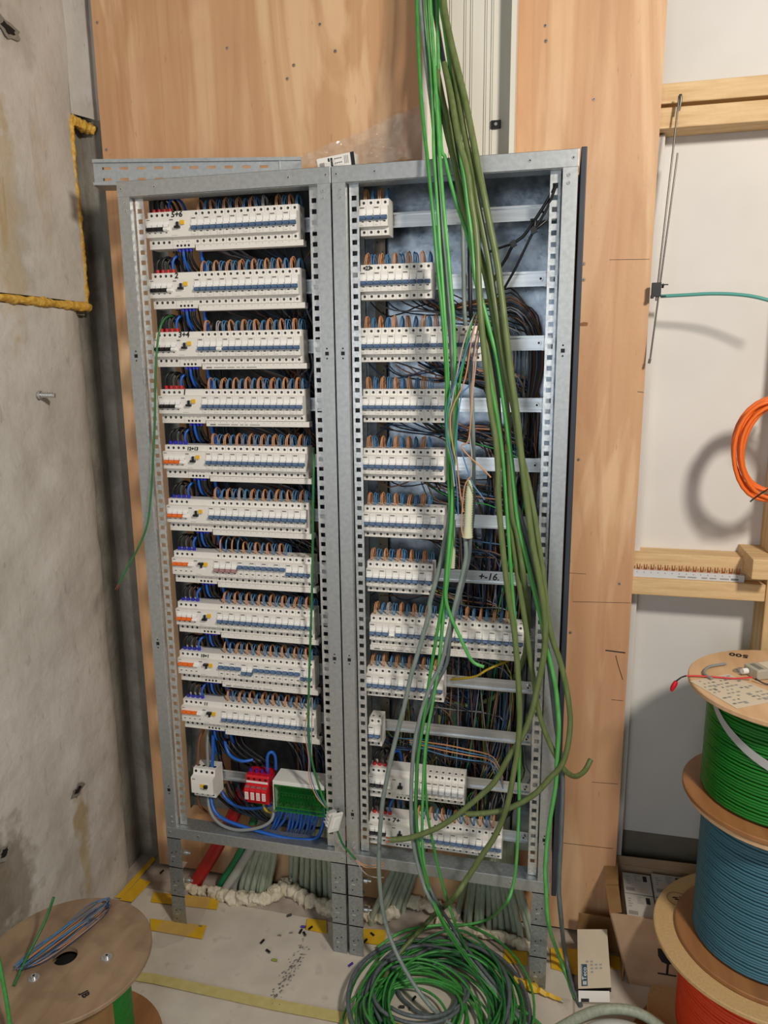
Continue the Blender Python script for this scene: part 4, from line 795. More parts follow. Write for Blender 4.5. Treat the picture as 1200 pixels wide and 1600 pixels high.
# ------------------------------------------------------------------ floor coverings
def sheet(name, label, cat, pts, z, th, mt, group=None, wav=0, seed=0):
    P = [Vector((p[0], p[1], z)) for p in pts]; n = len(P); c0 = P[0]; b = MB()
    top = [p-c0+Vector((0, 0, th)) for p in P]; bot = [p-c0 for p in P]
    b.add(bot+top, [tuple(range(n))[::-1], tuple(range(n, 2*n))]+[(i, (i+1) % n, n+(i+1) % n, n+i) for i in range(n)], mt)
    o = b.build(name); o.location = c0; return tag(o, label, cat, group)
def zz(*pp): return [onz(px, py, 0) for px, py in pp]
def grid_paper(name, label, corners, mt, amp, seed):
    A, B, D, E = [Vector((c_.x, c_.y, 0)) for c_ in corners]; nu, nv = 40, 30; vs = []; fs = []
    for i in range(nu+1):
        for j in range(nv+1):
            u, v = i/nu, j/nv; p = (A*(1-u)+B*u)*(1-v)+(E*(1-u)+D*u)*v; p.z = .0012+max(0, noise.fractal(Vector((p.x*5+seed, p.y*5, 0)), 1, 2, 3))*amp; vs.append(p)
    for i in range(nu):
        for j in range(nv): fs.append((i*(nv+1)+j, (i+1)*(nv+1)+j, (i+1)*(nv+1)+j+1, i*(nv+1)+j+1))
    b = MB(); b.add(vs, fs, mt, True); o = b.build(name); return tag(o, label, 'paper sheet', 'protective paper sheets on the floor')
grid_paper('floor_paper', 'cream protective paper sheet covering the floor before the cabinet', [Vector((-.17, .12, 0)), Vector((1.2, .10, 0)), Vector((1.2, -1.5, 0)), Vector((-.24, -1.5, 0))][:4], 'paper', .004, 1)
grid_paper('floor_paper', 'cream protective paper sheet on the floor beside the carton', [Vector((1.205, .14, 0)), Vector((2.4, .2, 0)), Vector((2.4, -1.5, 0)), Vector((1.205, -1.5, 0))], 'paper', .004, 5)
TP = 'yellow tape strips on the floor paper'
def tape(label, *px, mt='tape_yellow', z=.0062): return sheet('floor_tape', label, 'tape', [(p.x, p.y) for p in zz(*px)], z, .0006, mt, TP)
tape('yellow tape strip passing behind the left leg', (240, 1397), (343, 1406), (339, 1424), (236, 1412))
tape('yellow tape strip in front of the left leg, beside the wooden reel', (235, 1438), (323, 1449), (316, 1470), (235, 1456))
tape('yellow tape strip running along the wall corner near the left leg', (219, 1375), (236, 1381), (206, 1412), (187, 1409))
tape('thin yellow tape edge along the foot of the concrete wall', (240, 1340), (243, 1346), (190, 1406), (180, 1405))
tape('yellow tape strip left of the centre legs', (480, 1438), (510, 1441), (511, 1462), (478, 1455))
tape('yellow tape strip right of the centre legs', (566, 1454), (604, 1456), (600, 1480), (567, 1476))
tape('yellow tape strip left of the right leg', (788, 1486), (824, 1490), (824, 1512), (786, 1506))
tape('yellow tape strip between the right leg and the cream box', (860, 1484), (905, 1486), (905, 1528), (861, 1516))
tape('yellow tape strip between the cream box and the carton', (953, 1495), (976, 1500), (978, 1520), (955, 1516))
tape('long pale masking tape line crossing the floor before the cabinet', (190, 1519), (240, 1524), (430, 1564), (640, 1604), (640, 1622), (420, 1580), (240, 1540), (188, 1532), mt='tape_masking')
# crumbs of insulation
OG = 'short cable offcuts scattered on the floor'
for i, (px, py, a, mt, lab) in enumerate(((452, 1430, .6, 'black_plastic', 'lone black offcut behind the others'), (474, 1448, .1, 'violet', 'dark blue offcut near the centre legs'), (485, 1450, 1.1, 'black_plastic', 'black offcut on the yellow tape by the legs'), (470, 1455, 1.5, 'black_plastic', 'black offcut left of the blue one'), (476, 1459, -.9, 'black_plastic', 'black offcut in front of the blue one'), (410, 1471, 1.3, 'black_plastic', 'upright black offcut in mid floor'), (419, 1486, -.5, 'black_plastic', 'black offcut in front of the mid floor pair'), (429, 1500, 0, 'w_yg', 'yellow-green offcut nearest the front'), (437, 1461, 0, 'label_grey', 'tiny grey offcut in mid floor'), (455, 1457, .3, 'label_grey', 'tiny grey offcut right of mid floor'), (313, 1447, 0, 'label_grey', 'tiny dark offcut on the yellow tape by the reel'), (253, 1362, 1.4, 'black_plastic', 'dark offcut in the wall corner'), (548, 1507, 1., 'violet', 'blue offcut beside the cable coil'), (571, 1470, 1.2, 'black_plastic', 'black offcut at the foot of the centre legs'), (582, 1460, -.6, 'black_plastic', 'curved black offcut right of the centre legs'), (458, 1510, .8, 'label_grey', 'tiny offcut in the trail of dust'), (617, 1421, -.4, 'black_plastic', 'black offcut behind the coil near the foam'), (625, 1534, .5, 'black_plastic', 'black offcut inside the coil, upper left'), (647, 1560, 1.2, 'black_plastic', 'black offcut inside the coil, centre'), (628, 1573, .2, 'black_plastic', 'pair-side black offcut inside the coil, lower'), (640, 1574, -1, 'black_plastic', 'slanted black offcut inside the coil, lower'))):
    p = onz(px, py, .008); b = MB(); l = .0075 if mt != 'label_grey' else .005; r = .0034 if mt != 'label_grey' else .0018; d = Vector((math.cos(a), math.sin(a), 0))*l; b.cyl(-d, d, r, mt, 8); b.disc(d*1.01, d, r*.6, 'label_grey', 6); o = b.build('cable_offcut'); o.location = p; tag(o, lab, 'offcut', OG)
b = MB()
for i in range(120):
    u = R_.random(); px = 478-u*52+R_.gauss(0, 7-3*u); py = 1470+u*95+R_.gauss(0, 3); p = onz(px, py, .0065); s = R_.uniform(.0006, .0020)
    b.obox(p, (s, s*.4, 0), (-s*.3, s*.7, 0), (0, 0, .0006), 'label_grey')
tag(b.build('dust_crumbs'), 'trail of grey drilling crumbs on the paper before the cabinet', 'dust', None, 'stuff')

# coil of cable on the floor
def coil(label, cx, cy, rx, ry, turns, r, mt, seed, z0=.012, spread=.05):
    q = random.Random(seed); P = []; N = 26; ph = q.uniform(0, 6)
    for k in range(int(turns*N)+1):
        a = ph+2*math.pi*k/N; tn = k/N; i = int(tn); f = tn-i; qi = random.Random(seed*100+i); qj = random.Random(seed*100+i+1)
        def par(q_): return (1+q_.uniform(-1.5, 1)*.20, q_.uniform(-1, 1)*spread, q_.uniform(-1, 1)*spread, q_.uniform(0, .05), q_.uniform(0, 6))
        A, B = par(qi), par(qj); s, ox, oy, tz, tp = [x+(y-x)*f for x, y in zip(A, B)]
        P.append(Vector((ox+rx*s*math.cos(a), oy+ry*s*math.sin(a), z0+.0+tz*(1+math.sin(a+tp))*.6)))
    P0 = Vector((cx, cy, 0)); b = MB(); b.tube(P, r, mt, 7, 2); o = b.build('cable_coil'); o.location = P0; return tag(o, label, 'cable coil', 'cable coils heaped on the floor')
coil('heap of bright green cable loops on the floor, outer turns', .85, -.13, .215, .235, 7, .0034, 'bus_green', 3)
coil('grey cable loops mixed in the floor coil', .84, -.12, .205, .235, 5, .0058, 'slate_cable', 5, .014)
coil('dark green cable loops in the middle of the floor coil', .86, -.14, .18, .20, 8, .0034, 'bus_green_dark', 8, .016)
coil('green cable loops in the low front part of the floor coil', .83, -.20, .17, .17, 6, .0034, 'bus_green', 12, .018)

coil('small inner green cable loops filling the middle of the floor coil', .80, -.16, .12, .12, 7, .0034, 'bus_green', 17, .012, .04)
coil('small inner slate grey loops in the middle of the floor coil', .83, -.10, .13, .12, 3, .0052, 'slate_cable', 19, .012, .05)
coil('wide loose green loops at the right edge of the floor coil', .88, -.14, .17, .22, 4, .0036, 'bus_green_dark', 23, .014, .04)

# ------------------------------------------------------------------ reels
def reel(name, label, cx, cy, z0, h, rt, rb, core, mt_top, mt_bot, cable_mt, rc, cable_r, th=.012, detail=None, rz=0):
    t = thing(name, label, 'cable reel', (cx, cy, z0))
    def fl(rad, z, mt, hole_):
        b = MB(); b.lathe([(.028, z), (.028, z+th), (rad-.002, z+th), (rad, z+th-.002), (rad, z+.002), (rad-.002, z)], (0, 0, 0), mt, 64, False); b.build('flange', t)
    fl(rb, 0, mt_bot, True); fl(rt, h-th, mt_top, True)
    b = MB(); b.lathe([(core, th), (core, h-th), (core-.004, h-th), (core-.004, th)], (0, 0, 0), 'cardboard', 32); b.build('drum', t)
    b = MB(); P = []; turns = int((h-2*th)/(2*rc)); N = 40
    for k in range(turns*N+1):
        a = 2*math.pi*k/N; P.append((cable_r*math.cos(a), cable_r*math.sin(a), th+rc+(h-2*th-2*rc)*k/(turns*N)+.0012*math.sin(a*1.7+k*.01)))
    b.tube(P, rc, cable_mt, 6, 0); b.build('wound_cable', t)
    return t
# left reel
LRX, LRY, LRH, LRR = -.005, -.470, .30, .200
t = reel('wooden_reel', 'worn plywood cable reel at the lower left, nearly empty, with green cable', LRX, LRY, .002, LRH, LRR, .208, .10, 'reel_ply', 'flange_brown', 'reel_green', .0036, .138)
for px, py in ((167, 1496), (53, 1528)):
    p = onz(px, py, LRH+.004)-t.location; b = MB(); b.cyl((p.x, p.y, LRH), (p.x, p.y, LRH+.003), .013, 'screw_metal', 16); b.cyl((p.x, p.y, LRH+.003), (p.x, p.y, LRH+.009), .007, 'screw_metal', 6); b.disc((p.x, p.y, LRH+.0092), (0, 0, 1), .003, 'black_hole', 8); b.build('bolt', t)
b = MB(); b.disc((0, 0, LRH-.02), (0, 0, 1), .03, 'black_hole', 20); b.build('hub_hole_shade', t)  # black disc under the hub hole: the shade inside it put into colour
text('JB', .022, 'ink', 'handwriting', t, tuple(onz(126, 1552, LRH+.003)-t.location), (.8, -.6, 0), (.6, .8, 0))
b = MB(); vs = []; n = 20
for i in range(n+1):
    a = math.radians(-170+158*i/n)
    for rr, z in ((.1425, .014), (.1425, .286), (.1445, .286), (.1445, .014)): vs.append((rr*math.cos(a), rr*math.sin(a), z))
b.add(vs, [(4*i+q, 4*i+4+q, 4*i+4+(q+1) % 4, 4*i+(q+1) % 4) for i in range(n) for q in range(4)]+[(0, 1, 2, 3), (4*n+3, 4*n+2, 4*n+1, 4*n)], 'cardboard_dark', False); b.build('cardboard_wrap', t)
# bundle of thin wires on top of it
BG = 'thin wires of the bundle lying on the wooden reel'
for i in range(14):
    o1 = R_.uniform(-1, 1); o2 = R_.uniform(-1, 1); c_ = ('blue', 'brown', 'navy', 'blue', 'grey', 'darkbrown')[i % 6]; zt = LRH+.006+.012*R_.random()
    pp = [(28+o1*6, 1512+o2*4), (60+o1*7, 1488+o1*7+R_.uniform(-3, 3)), (100+o1*9, 1462+o1*10+R_.uniform(-4, 4)), (140+o1*8, 1430+o1*9+R_.uniform(-4, 4)), (164+o1*8, 1412+o1*6), (170, 1408+o2*6), (160+o1*6, 1424+o1*4), (120+o1*6, 1455+o2*8), (70+o1*5, 1492+o2*8), (34+o2*4, 1514)]
    P = [onz(px, py, zt+.006*math.sin(k+i)) for k, (px, py) in enumerate(pp)]; cable('thin_wire', None, P, .0013, 'w_'+c_, None, None, n=5, sub=4)
    o = [o for o in C.objects if o.name.startswith('thin_wire')][-1]
    tag(o, '%s thin wire, %s outward in the bundle on the wooden reel' % (names.get(c_, c_), ORD[i]), 'wire', BG)
cable('cable_offcut', 'straight green cable piece leaning across the wooden reel', [onz(84, 1402, LRH+.12), onz(70, 1440, LRH+.07), onz(45, 1490, LRH+.03), onz(22, 1540, LRH+.008)], .0034, 'bus_green_dark', 'cable')
cable('cable_offcut', 'green cable end standing up at the lower left frame edge', [onz(-6, 1480, LRH+.12), onz(2, 1520, LRH+.09), onz(12, 1575, LRH+.05), onz(20, 1640, LRH+.02)], .0042, 'bus_green', 'cable')
# right stack
SX, SY = 1.645, -.035
RR = .213
reel('cable_reel', 'reel of orange-red cable at the bottom of the right stack', SX+.0, SY, .002, .288, .256, .256, .11, 'reel_board', 'reel_board', 'reel_red', .0048, .182)
reel('cable_reel', 'reel of petrol blue cable in the middle of the right stack', SX+.005, SY-.002, .291, .388, .21, .210, .11, 'reel_ply_pale', 'flange_brown', 'reel_blue', .0040, .166)
tg = reel('cable_reel', 'reel of green cable on top of the right stack, pale flange', SX, SY, .681, .282, .218, .213, .11, 'reel_ply_pale', 'flange_brown', 'reel_green', .0040, .169)
b = MB(); P = [(.171*math.cos(a), .171*math.sin(a), z) for a, z in ((math.radians(188), .268), (math.radians(200), .235), (math.radians(215), .205), (math.radians(235), .175), (math.radians(258), .150), (math.radians(285), .13))]
P = smooth([Vector(p) for p in P], 5); vs = []
for p in P: r_ = math.hypot(p.x, p.y); s = 1.03; vs += [(p.x*s, p.y*s, p.z-.011), (p.x*s, p.y*s, p.z+.011)]
b.add(vs, [(2*i, 2*i+1, 2*i+3, 2*i+2) for i in range(len(P)-1)], 'strap_grey', True); b.build('strap', tg)
zt = .681+.282
lab = [onz(px, py, zt+.001)-tg.location for px, py in ((1078, 1064), (1138, 1053), (1230, 1092), (1151, 1107))]
b = MB(); b.add([(p.x, p.y, .2825) for p in lab]+[(p.x, p.y, .2830) for p in lab], [(3, 2, 1, 0), (4, 5, 6, 7), (0, 1, 5, 4), (1, 2, 6, 5), (2, 3, 7, 6), (3, 0, 4, 7)], 'sticker'); stk = b.build('paper_label', tg)
b = MB(); q = random.Random(4)
def bil(u, v): return lab[0].lerp(lab[1], u).lerp(lab[3].lerp(lab[2], u), v)
for i in range(9):
    for j in range(9):
        if q.random() < .3: continue
        u0 = .06+i*.1; v0 = .05+j*.1; du = .085*q.uniform(.4, 1); dv = .035 if q.random() < .85 else .07
        b.add([(*bil(u0, v0).xy, .2834), (*bil(u0+du, v0).xy, .2834), (*bil(u0+du, v0+dv).xy, .2834), (*bil(u0, v0+dv).xy, .2834)], [(0, 1, 2, 3)], 'print_grey' if q.random() < .8 else 'label_grey')
b.build('label_print', stk)['kind'] = 'stuff'
text('500', .030, 'ink', 'handwriting', tg, tuple(onz(1170, 1024, zt+.001)-tg.location), (-.97, .24, 0), (-.24, -.97, 0))
b = MB(); p = onz(1157, 1050, zt)-tg.location; b.cyl((p.x, p.y, .282), (p.x, p.y, .285), .016, 'screw_metal', 16); b.cyl((p.x, p.y, .285), (p.x, p.y, .291), .008, 'screw_metal', 6); b.build('bolt', tg)
b = MB(); p = onz(1058, 1404, .291)-Vector((SX, SY, .002)); stamp = [o for o in C.objects if o.get('label', '').startswith('reel of orange-red')][0]
b.lathe([(.0245, 0), (.0245, .0005), (.026, .0005), (.026, 0)], (p.x, p.y, .2885), 'flange_brown', 32)
for i in range(9): b.box(p.x-.012+R_.uniform(0, .022), p.x-.010+R_.uniform(0, .022), p.y-.014+i*.003, p.y-.0125+i*.003, .2885, .289, 'ink')
b.build('stamp', stamp)
# tester with leads on the top flange
tp = onz(1190, 1063, zt)
t = thing('cable_tester', 'small beige tester box with red lead lying on the top green reel', 'tester', tp)
ex = (onz(1215, 1060, zt)-tp).normalized(); ey = Vector((-ex.y, ex.x, 0))
b = MB(); b.obox(ex*.028+ey*.022+Vector((0, 0, .013)), ex*.042, ey*.024, Vector((0, 0, .012)), 'tester_beige'); b.build('case', t, .003)
b = MB(); b.obox(ex*.002+ey*.022+Vector((0, 0, .0255)), ex*.006, ey*.016, Vector((0, 0, .0004)), 'label_grey'); b.obox(ex*.04+ey*.022+Vector((0, 0, .0255)), ex*.022, ey*.018, Vector((0, 0, .0004)), 'sticker'); b.build('front_print', t)
b = MB(); b.tube([Vector((0, 0, 0))+ex*(-.016)+ey*.03+Vector((0, 0, .013)), ex*-.03+ey*.03+Vector((0, 0, .013))], .007, 'white_plastic', 10, 0); b.build('connector', t)
def lead(nm, pts, r, mt):
    b = MB(); b.tube([onz(*p)-tp for p in pts], r, mt, 7, 5); return b.build(nm, t)
lead('red_lead', [(1176, 1058, zt+.012), (1150, 1060, zt+.006), (1120, 1058, zt+.006), (1090, 1056, zt+.006), (1072, 1056, zt+.005)], .002, 'ferrule_red')
b = MB(); pr_ = onz(1072, 1056, zt+.005)-tp; b.tube([pr_, pr_+Vector((-.012, -.008, -.002)), pr_+Vector((-.022, -.008, -.012))], .0018, 'black_plastic', 7, 4); pc = pr_+Vector((-.022, -.008, -.012)); b.tube([pc, pc+Vector((-.003, 0, -.008)), pc+Vector((-.007, 0, -.018)), pc+Vector((-.009, 0, -.026))], .004, 'red_plastic', 8, 3, rf=lambda i, N: .0028+.0034*math.sin(math.pi*min(1, (i+1)/N))); b.build('red_clip', t)
lead('black_lead', [(1180, 1060, zt+.012), (1192, 1067, zt+.006), (1205, 1070, zt+.004), (1230, 1072, zt+.004)], .0018, 'black_plastic')
cable('cable_offcut', 'grey cable piece bent in a hook on the top green reel', [onz(1112, 1060, zt+.006), onz(1102, 1054, zt+.006), onz(1101, 1048, zt+.006), onz(1110, 1041, zt+.006), onz(1134, 1037, zt+.006)], .0032, 'cable_grey', 'cable')

# ------------------------------------------------------------------ right side odds and ends
t = thing('toothed_busbar', 'grey comb busbar with copper fork teeth lying on the timber batten', 'busbar', (1.30, .235, 1.122))
b = MB(); b.box(0, .295, .012, .028, .0, .019, 'busbar_grey'); b.build('insulator', t, .0008)
b = MB()
for i in range(16): b.box(.008+i*.0178, .010+i*.0178, .0117, .012, .013, .0155, 'label_grey')
b.box(.262, .280, .0117, .012, .004, .009, 'label_grey')
for a, l in ((.13, .02), (.155, .022), (.19, .014), (.21, .016), (.235, .022)): b.box(a, a+l, .0117, .012, .0045, .008, 'print_grey')
b.build('printing', t)['kind'] = 'stuff'
for i in range(16):
    x = .012+i*.0178; b = MB(); b.box(x-.004, x+.005, .0205, .0225, .017, .024, 'copper'); b.box(x-.004, x-.002, .0205, .0225, .024, .034, 'copper'); b.box(x+.003, x+.005, .0205, .0225, .024, .034, 'copper'); b.build('fork_tooth', t)
def rod(label, a, c_, r):
    p0, p1 = at(*a), at(*c_); t = thing('steel_rod', label, 'rod', p0, 'thin steel rods by the plywood edge'); b = MB(); b.cyl((0, 0, 0), p1-p0, r, 'steel_rod', 8); b.build('shaft', t)
    return t
t = rod('long thin steel rod leaning from the top batten to the clip and below', (1061, 152, .235), (1025, 470, .205), .0022)
b = MB(); b.tube([(0, 0, 0), (.003, -.004, .004), (.004, -.004, -.012), (.001, -.002, -.03)], .003, 'steel_rod', 8, 3); b.build('hook', t)
t = rod('second thin steel rod, lower and just right of the first, with rubber tip', (1059, 239, .215), (1016, 560, .205), .0021)
p = at(1014, 568, .205)-t.location; b = MB(); b.cyl(p+Vector((.002, 0, .012)), p, .0032, 'steel_rod', 8); b.build('tip', t)
pc = at(1026, 453, .205); t = thing('spring_clip', 'dark metal spring clip holding the rods and teal cable at the plywood edge', 'clip', pc)
b = MB(); b.box(-.012, .010, -.006, .006, -.016, .017, 'black_plastic'); b.box(.010, .026, -.005, -.003, .010, .013, 'black_plastic'); b.box(.010, .022, -.005, -.003, -.017, -.014, 'black_plastic'); b.cyl((.014, -.004, .012), (.014, .004, .006), .003, 'black_plastic', 8); b.box(-.013, -.006, -.007, .007, -.020, -.012, 'black_plastic'); b.build('clip_body', t, .0008)
cable('teal_cable', 'teal cable arching from the spring clip to the right', [(1032, 463, .21), (1070, 461, .2), (1110, 459, .19), (1150, 460, .18), (1185, 465, .17), (1230, 478, .16)], .0042, 'teal')
# orange coil
P = []; N = 30; q = random.Random(9)
for k in range(8*N+1):
    a = 2*math.pi*k/N; tn = k/N; i = int(tn); f = tn-i; r0 = random.Random(40+i); r1 = random.Random(41+i)
    s = r0.uniform(.68, 1.04)*(1-f)+r1.uniform(.68, 1.04)*f; ox = r0.uniform(-.012, .012)*(1-f)+r1.uniform(-.012, .012)*f
    P.append(Vector((ox+.098*s*math.cos(a), -.008+.006*i+.006*f, .135*s*math.sin(a)+.006*math.cos(a*2+i))))
b = MB(); b.tube(P, .0048, 'orange_cable', 8, 1); o = b.build('cable_coil'); o.location = at(1214, 702, .13); tag(o, 'coil of bright orange cable hanging on the stud', 'cable coil')
cable('cable_tie', 'thin black tie end poking out of the orange coil', [(1172, 784, .12), (1182, 776, .12), (1200, 764, .12)], .0018, 'black_plastic', 'cable tie')
t = thing('coat_hook', 'steel screw hook in the stud carrying the orange coil', 'hook', at(1222, 640, .2)); b = MB(); b.tube([(0, .04, 0), (0, -.09, 0), (0, -.10, .012)], .004, 'steel_rod', 8, 3); b.build('shank', t)

# boxes
t = thing('carton', 'large open brown carton with goblet symbol holding small boxes', 'carton', (1.30, .05, 0))
CT = .232; xl0, xl1, xr = .050, -.012, .36; y0b, y0t = .022, 0.0; yb_ = .215
b = MB(); th = .004
def slab(p, n_, mt, b):
    n_ = Vector(n_); P = [Vector(x) for x in p]; Q = [x+n_ for x in P]; b.add(P+Q, [(0, 1, 2, 3), (7, 6, 5, 4), (0, 4, 5, 1), (1, 5, 6, 2), (2, 6, 7, 3), (3, 7, 4, 0)], mt)
slab([(xl0, y0b, 0), (xr, y0b, 0), (xr, y0t, CT), (xl1, y0t, CT)], (0, th, 0), 'cardboard', b)
slab([(xl0, y0b, 0), (xl1, y0t, CT), (xl1, yb_, CT), (xl0, yb_, 0)], (th, 0, 0), 'cardboard', b)
slab([(xr, y0b, 0), (xr, yb_, 0), (xr, yb_, CT), (xr, y0t, CT)], (-th, 0, 0), 'cardboard', b)
slab([(xl0, yb_, 0), (xl1, yb_, CT), (xr, yb_, CT), (xr, yb_, 0)], (0, -th, 0), 'cardboard', b)
b.box(xl0, xr, y0b, yb_, 0, th, 'cardboard'); b.build('box_body', t)
b = MB(); slab([(xl1, .0, CT), (xl1-.006, .10, CT+.004), (xl1+.030, .10, CT+.010), (xl1+.032, .004, CT+.004)], (0, 0, .003), 'cardboard_dark', b); b.build('flap', t)
b = MB(); slab([(xl1-.006, .105, CT+.004), (xl1-.004, .21, CT+.010), (xl1+.035, .21, CT+.014), (xl1+.030, .105, CT+.010)], (0, 0, .003), 'cardboard_dark', b); b.build('flap', t)
b = MB(); slab([(xl1, yb_, CT), (xr, yb_, CT), (xr, yb_+.03, CT+.012), (xl1-.01, yb_+.02, CT+.010)], (0, .003, 0), 'cardboard', b); b.build('flap', t)
# goblet (fragile) symbol on the front face
cx_ = at(1046, 1480, .06).x-1.30; b = MB()
def ff(x, z): return (x, y0b+(y0t-y0b)*z/CT-.0009, z)
gz = .140
b.add([ff(cx_-.030, gz), ff(cx_+.030, gz), ff(cx_+.027, gz-.025), ff(cx_+.016, gz-.044), ff(cx_, gz-.050), ff(cx_-.016, gz-.044), ff(cx_-.027, gz-.025)], [(0, 1, 2, 3, 4, 5, 6)], 'ink')
b.add([ff(cx_-.003, gz-.049), ff(cx_+.003, gz-.049), ff(cx_+.003, gz-.083), ff(cx_-.003, gz-.083)], [(0, 1, 2, 3)], 'ink'); b.add([ff(cx_-.024, gz-.082), ff(cx_+.024, gz-.082), ff(cx_+.024, gz-.087), ff(cx_-.024, gz-.087)], [(0, 1, 2, 3)], 'ink'); b.build('goblet_symbol', t)
for i, (x0, x1, ya, yb2, lab_) in enumerate(((1.335, 1.412, .062, .150, 'front left small grey box inside the carton'), (1.416, 1.494, .062, .150, 'front right small grey box inside the carton'), (1.335, 1.412, .157, .240, 'rear left small grey box inside the carton'), (1.416, 1.505, .157, .242, 'rear right small grey box inside the carton, slightly raised'))):
    zt_ = .224+(.008 if i == 3 else 0); s = thing('small_box', lab_, 'box', (x0, ya, zt_-.10), 'small labelled boxes in the carton'); b = MB(); b.box(0, x1-x0, 0, yb2-ya, 0, .1, 'box_grey'); b.build('box_body', s, .001)
    b = MB(); q = random.Random(i)
    w, d = x1-x0, yb2-ya
    b.box(w*.72, w*.86, d*.62, d*.9, .1, .1006, 'ink')
    for j in range(5): b.box(w*.42, w*(.5+.18*q.random()), d*(.60+j*.07), d*(.625+j*.07), .1, .1005, 'print_grey')
    for j in range(9): b.box(w*(.08+j*.035), w*(.1+j*.035), d*.08, d*.24, .1, .1006, 'label_grey')
    for j in range(4): b.box(w*.1, w*(.16+.12*q.random()), d*(.42+j*.11), d*(.47+j*.11), .1, .1005, 'print_grey')
    b.build('box_print', s)['kind'] = 'stuff'
# cream box with the blue Teco logo, lying open end forward
A, B, D, E = onz(902, 1452, .105), onz(948, 1452, .105), onz(953, 1543, .045), onz(905, 1546, .045)
A = Vector((1.212, .125, .10)); 
t = thing('product_box', 'cream box with dark blue logo standing beside the right leg', 'box', (0, 0, 0))
tl, tr_, br, bl = at(902, 1452, .095), at(948.5, 1452, .10), at(955, 1543, -.015), at(903.5, 1545, -.02)
n_ = (tr_-tl).cross(bl-tl).normalized(); n_ = n_ if n_.y < 0 else -n_
dp = -n_*.06; P = [tl, tr_, br, bl]; Q = [p+dp for p in P]; t.location = (tl.x, tl.y, 0); L0 = t.location
b = MB(); b.add([p-L0 for p in P+Q], [(0, 1, 2, 3), (7, 6, 5, 4), (0, 4, 5, 1), (1, 5, 6, 2), (3, 7, 4, 0)], 'box_cream'); b.add([p-L0 for p in (bl+dp*.1, br+dp*.1, br+dp, bl+dp)], [(0, 1, 2, 3)], 'black_hole'); b.build('box_body', t)
exx = (tr_-tl).normalized(); eyy = (bl-tl).normalized(); w = (tr_-tl).length; h = (bl-tl).length
def onf(u, v, o=.0006): return tl+(tr_-tl)*u+(bl-tl)*v+((br-bl)-(tr_-tl))*u*v+n_*o-L0
b = MB(); b.add([onf(.10, .60), onf(.29, .60), onf(.29, .96), onf(.10, .96)], [(0, 1, 2, 3)], 'teco_blue'); b.build('logo_panel', t)
b = MB(); b.add([onf(.115, .615, .0009), onf(.125, .615, .0009), onf(.125, .85, .0009), onf(.115, .85, .0009)], [(0, 1, 2, 3)], 'white_plastic')
for i in range(4): b.add([onf(.15+.03*i, .88, .0009), onf(.168+.03*i, .88, .0009), onf(.168+.03*i, .94, .0009), onf(.15+.03*i, .94, .0009)], [(0, 1, 2, 3)], 'white_plastic')
b.build('logo_mark', t)
text('Teco', .0150, 'white_plastic', 'logo_lettering', t, tuple(onf(.262, .868, .0010)), -eyy, -exx)
b = MB()
for u, v in ((.26, .545), (.40, .545), (.40, .60), (.54, .60), (.68, .60), (.40, .66), (.54, .66), (.68, .66), (.40, .72)):
    b.add([onf(u, v, .0018), onf(u+.08, v, .0018), onf(u+.08, v+.03, .0018), onf(u, v+.03, .0018)], [(0, 1, 2, 3)], 'print_grey')
b.build('box_print', t)['kind'] = 'stuff'
b = MB(); p0 = bl+eyy*.002-n_*.012-L0; b.add([p0, p0+exx*w*1.0, p0+exx*w*1.0+eyy*.026, p0+eyy*.026]+[x-n_*.04 for x in (p0, p0+exx*w, p0+exx*w+eyy*.026, p0+eyy*.026)], [(0, 1, 2, 3), (7, 6, 5, 4), (0, 4, 5, 1), (1, 5, 6, 2), (2, 6, 7, 3), (3, 7, 4, 0)], 'white_plastic'); b.add([p0+exx*w*.08+eyy*.018+n_*.0005, p0+exx*w*.34+eyy*.018+n_*.0005, p0+exx*w*.34+eyy*.026+n_*.0005, p0+exx*w*.08+eyy*.026+n_*.0005], [(0, 1, 2, 3)], 'ink'); b.build('inner_tray', t)
t = thing('cardboard_piece', 'brown cardboard flap standing behind the cream box', 'cardboard', (1.215, .175, 0)); b = MB(); b.box(0, .125, 0, .004, 0, .115, 'cardboard_dark'); b.box(0.118, .122, -.10, 0, 0, .11, 'cardboard_dark'); b.build('panel', t)
sheet('cardboard_piece', 'torn brown cardboard sheet on the floor at the lower right', 'cardboard', [(p.x, p.y) for p in zz((1010, 1575), (1030, 1545), (1100, 1540), (1200, 1560), (1200, 1700), (1000, 1700), (990, 1600))], .006, .004, 'cardboard_dark')
# corrugated hose at the bottom right
P = [onz(870, 1610, .05), onz(905, 1590, .05), onz(940, 1578, .05), onz(980, 1578, .05), onz(1015, 1592, .045), onz(1050, 1625, .04), onz(1060, 1680, .035)]
S = smooth(P, 30); b = MB(); b.tube([p-S[0] for p in S], .012, 'conduit', 12, 0, rf=lambda i, N: .0125+(.0012 if i % 2 else -.0004)); o = b.build('ribbed_hose'); o.location = S[0]; tag(o, 'grey-green ribbed hose bowed on the floor at the lower right', 'hose')
P = [onz(880, 1640, .03), onz(920, 1608, .03), onz(960, 1600, .03), onz(1000, 1612, .03), onz(1030, 1650, .03)]
S = smooth(P, 30); b = MB(); b.tube([p-S[0] for p in S], .011, 'conduit_pale', 12, 0, rf=lambda i, N: .0115+(.001 if i % 2 else -.0004)); o = b.build('ribbed_hose'); o.location = S[0]; tag(o, 'paler ribbed hose inside the bow of the first one', 'hose')
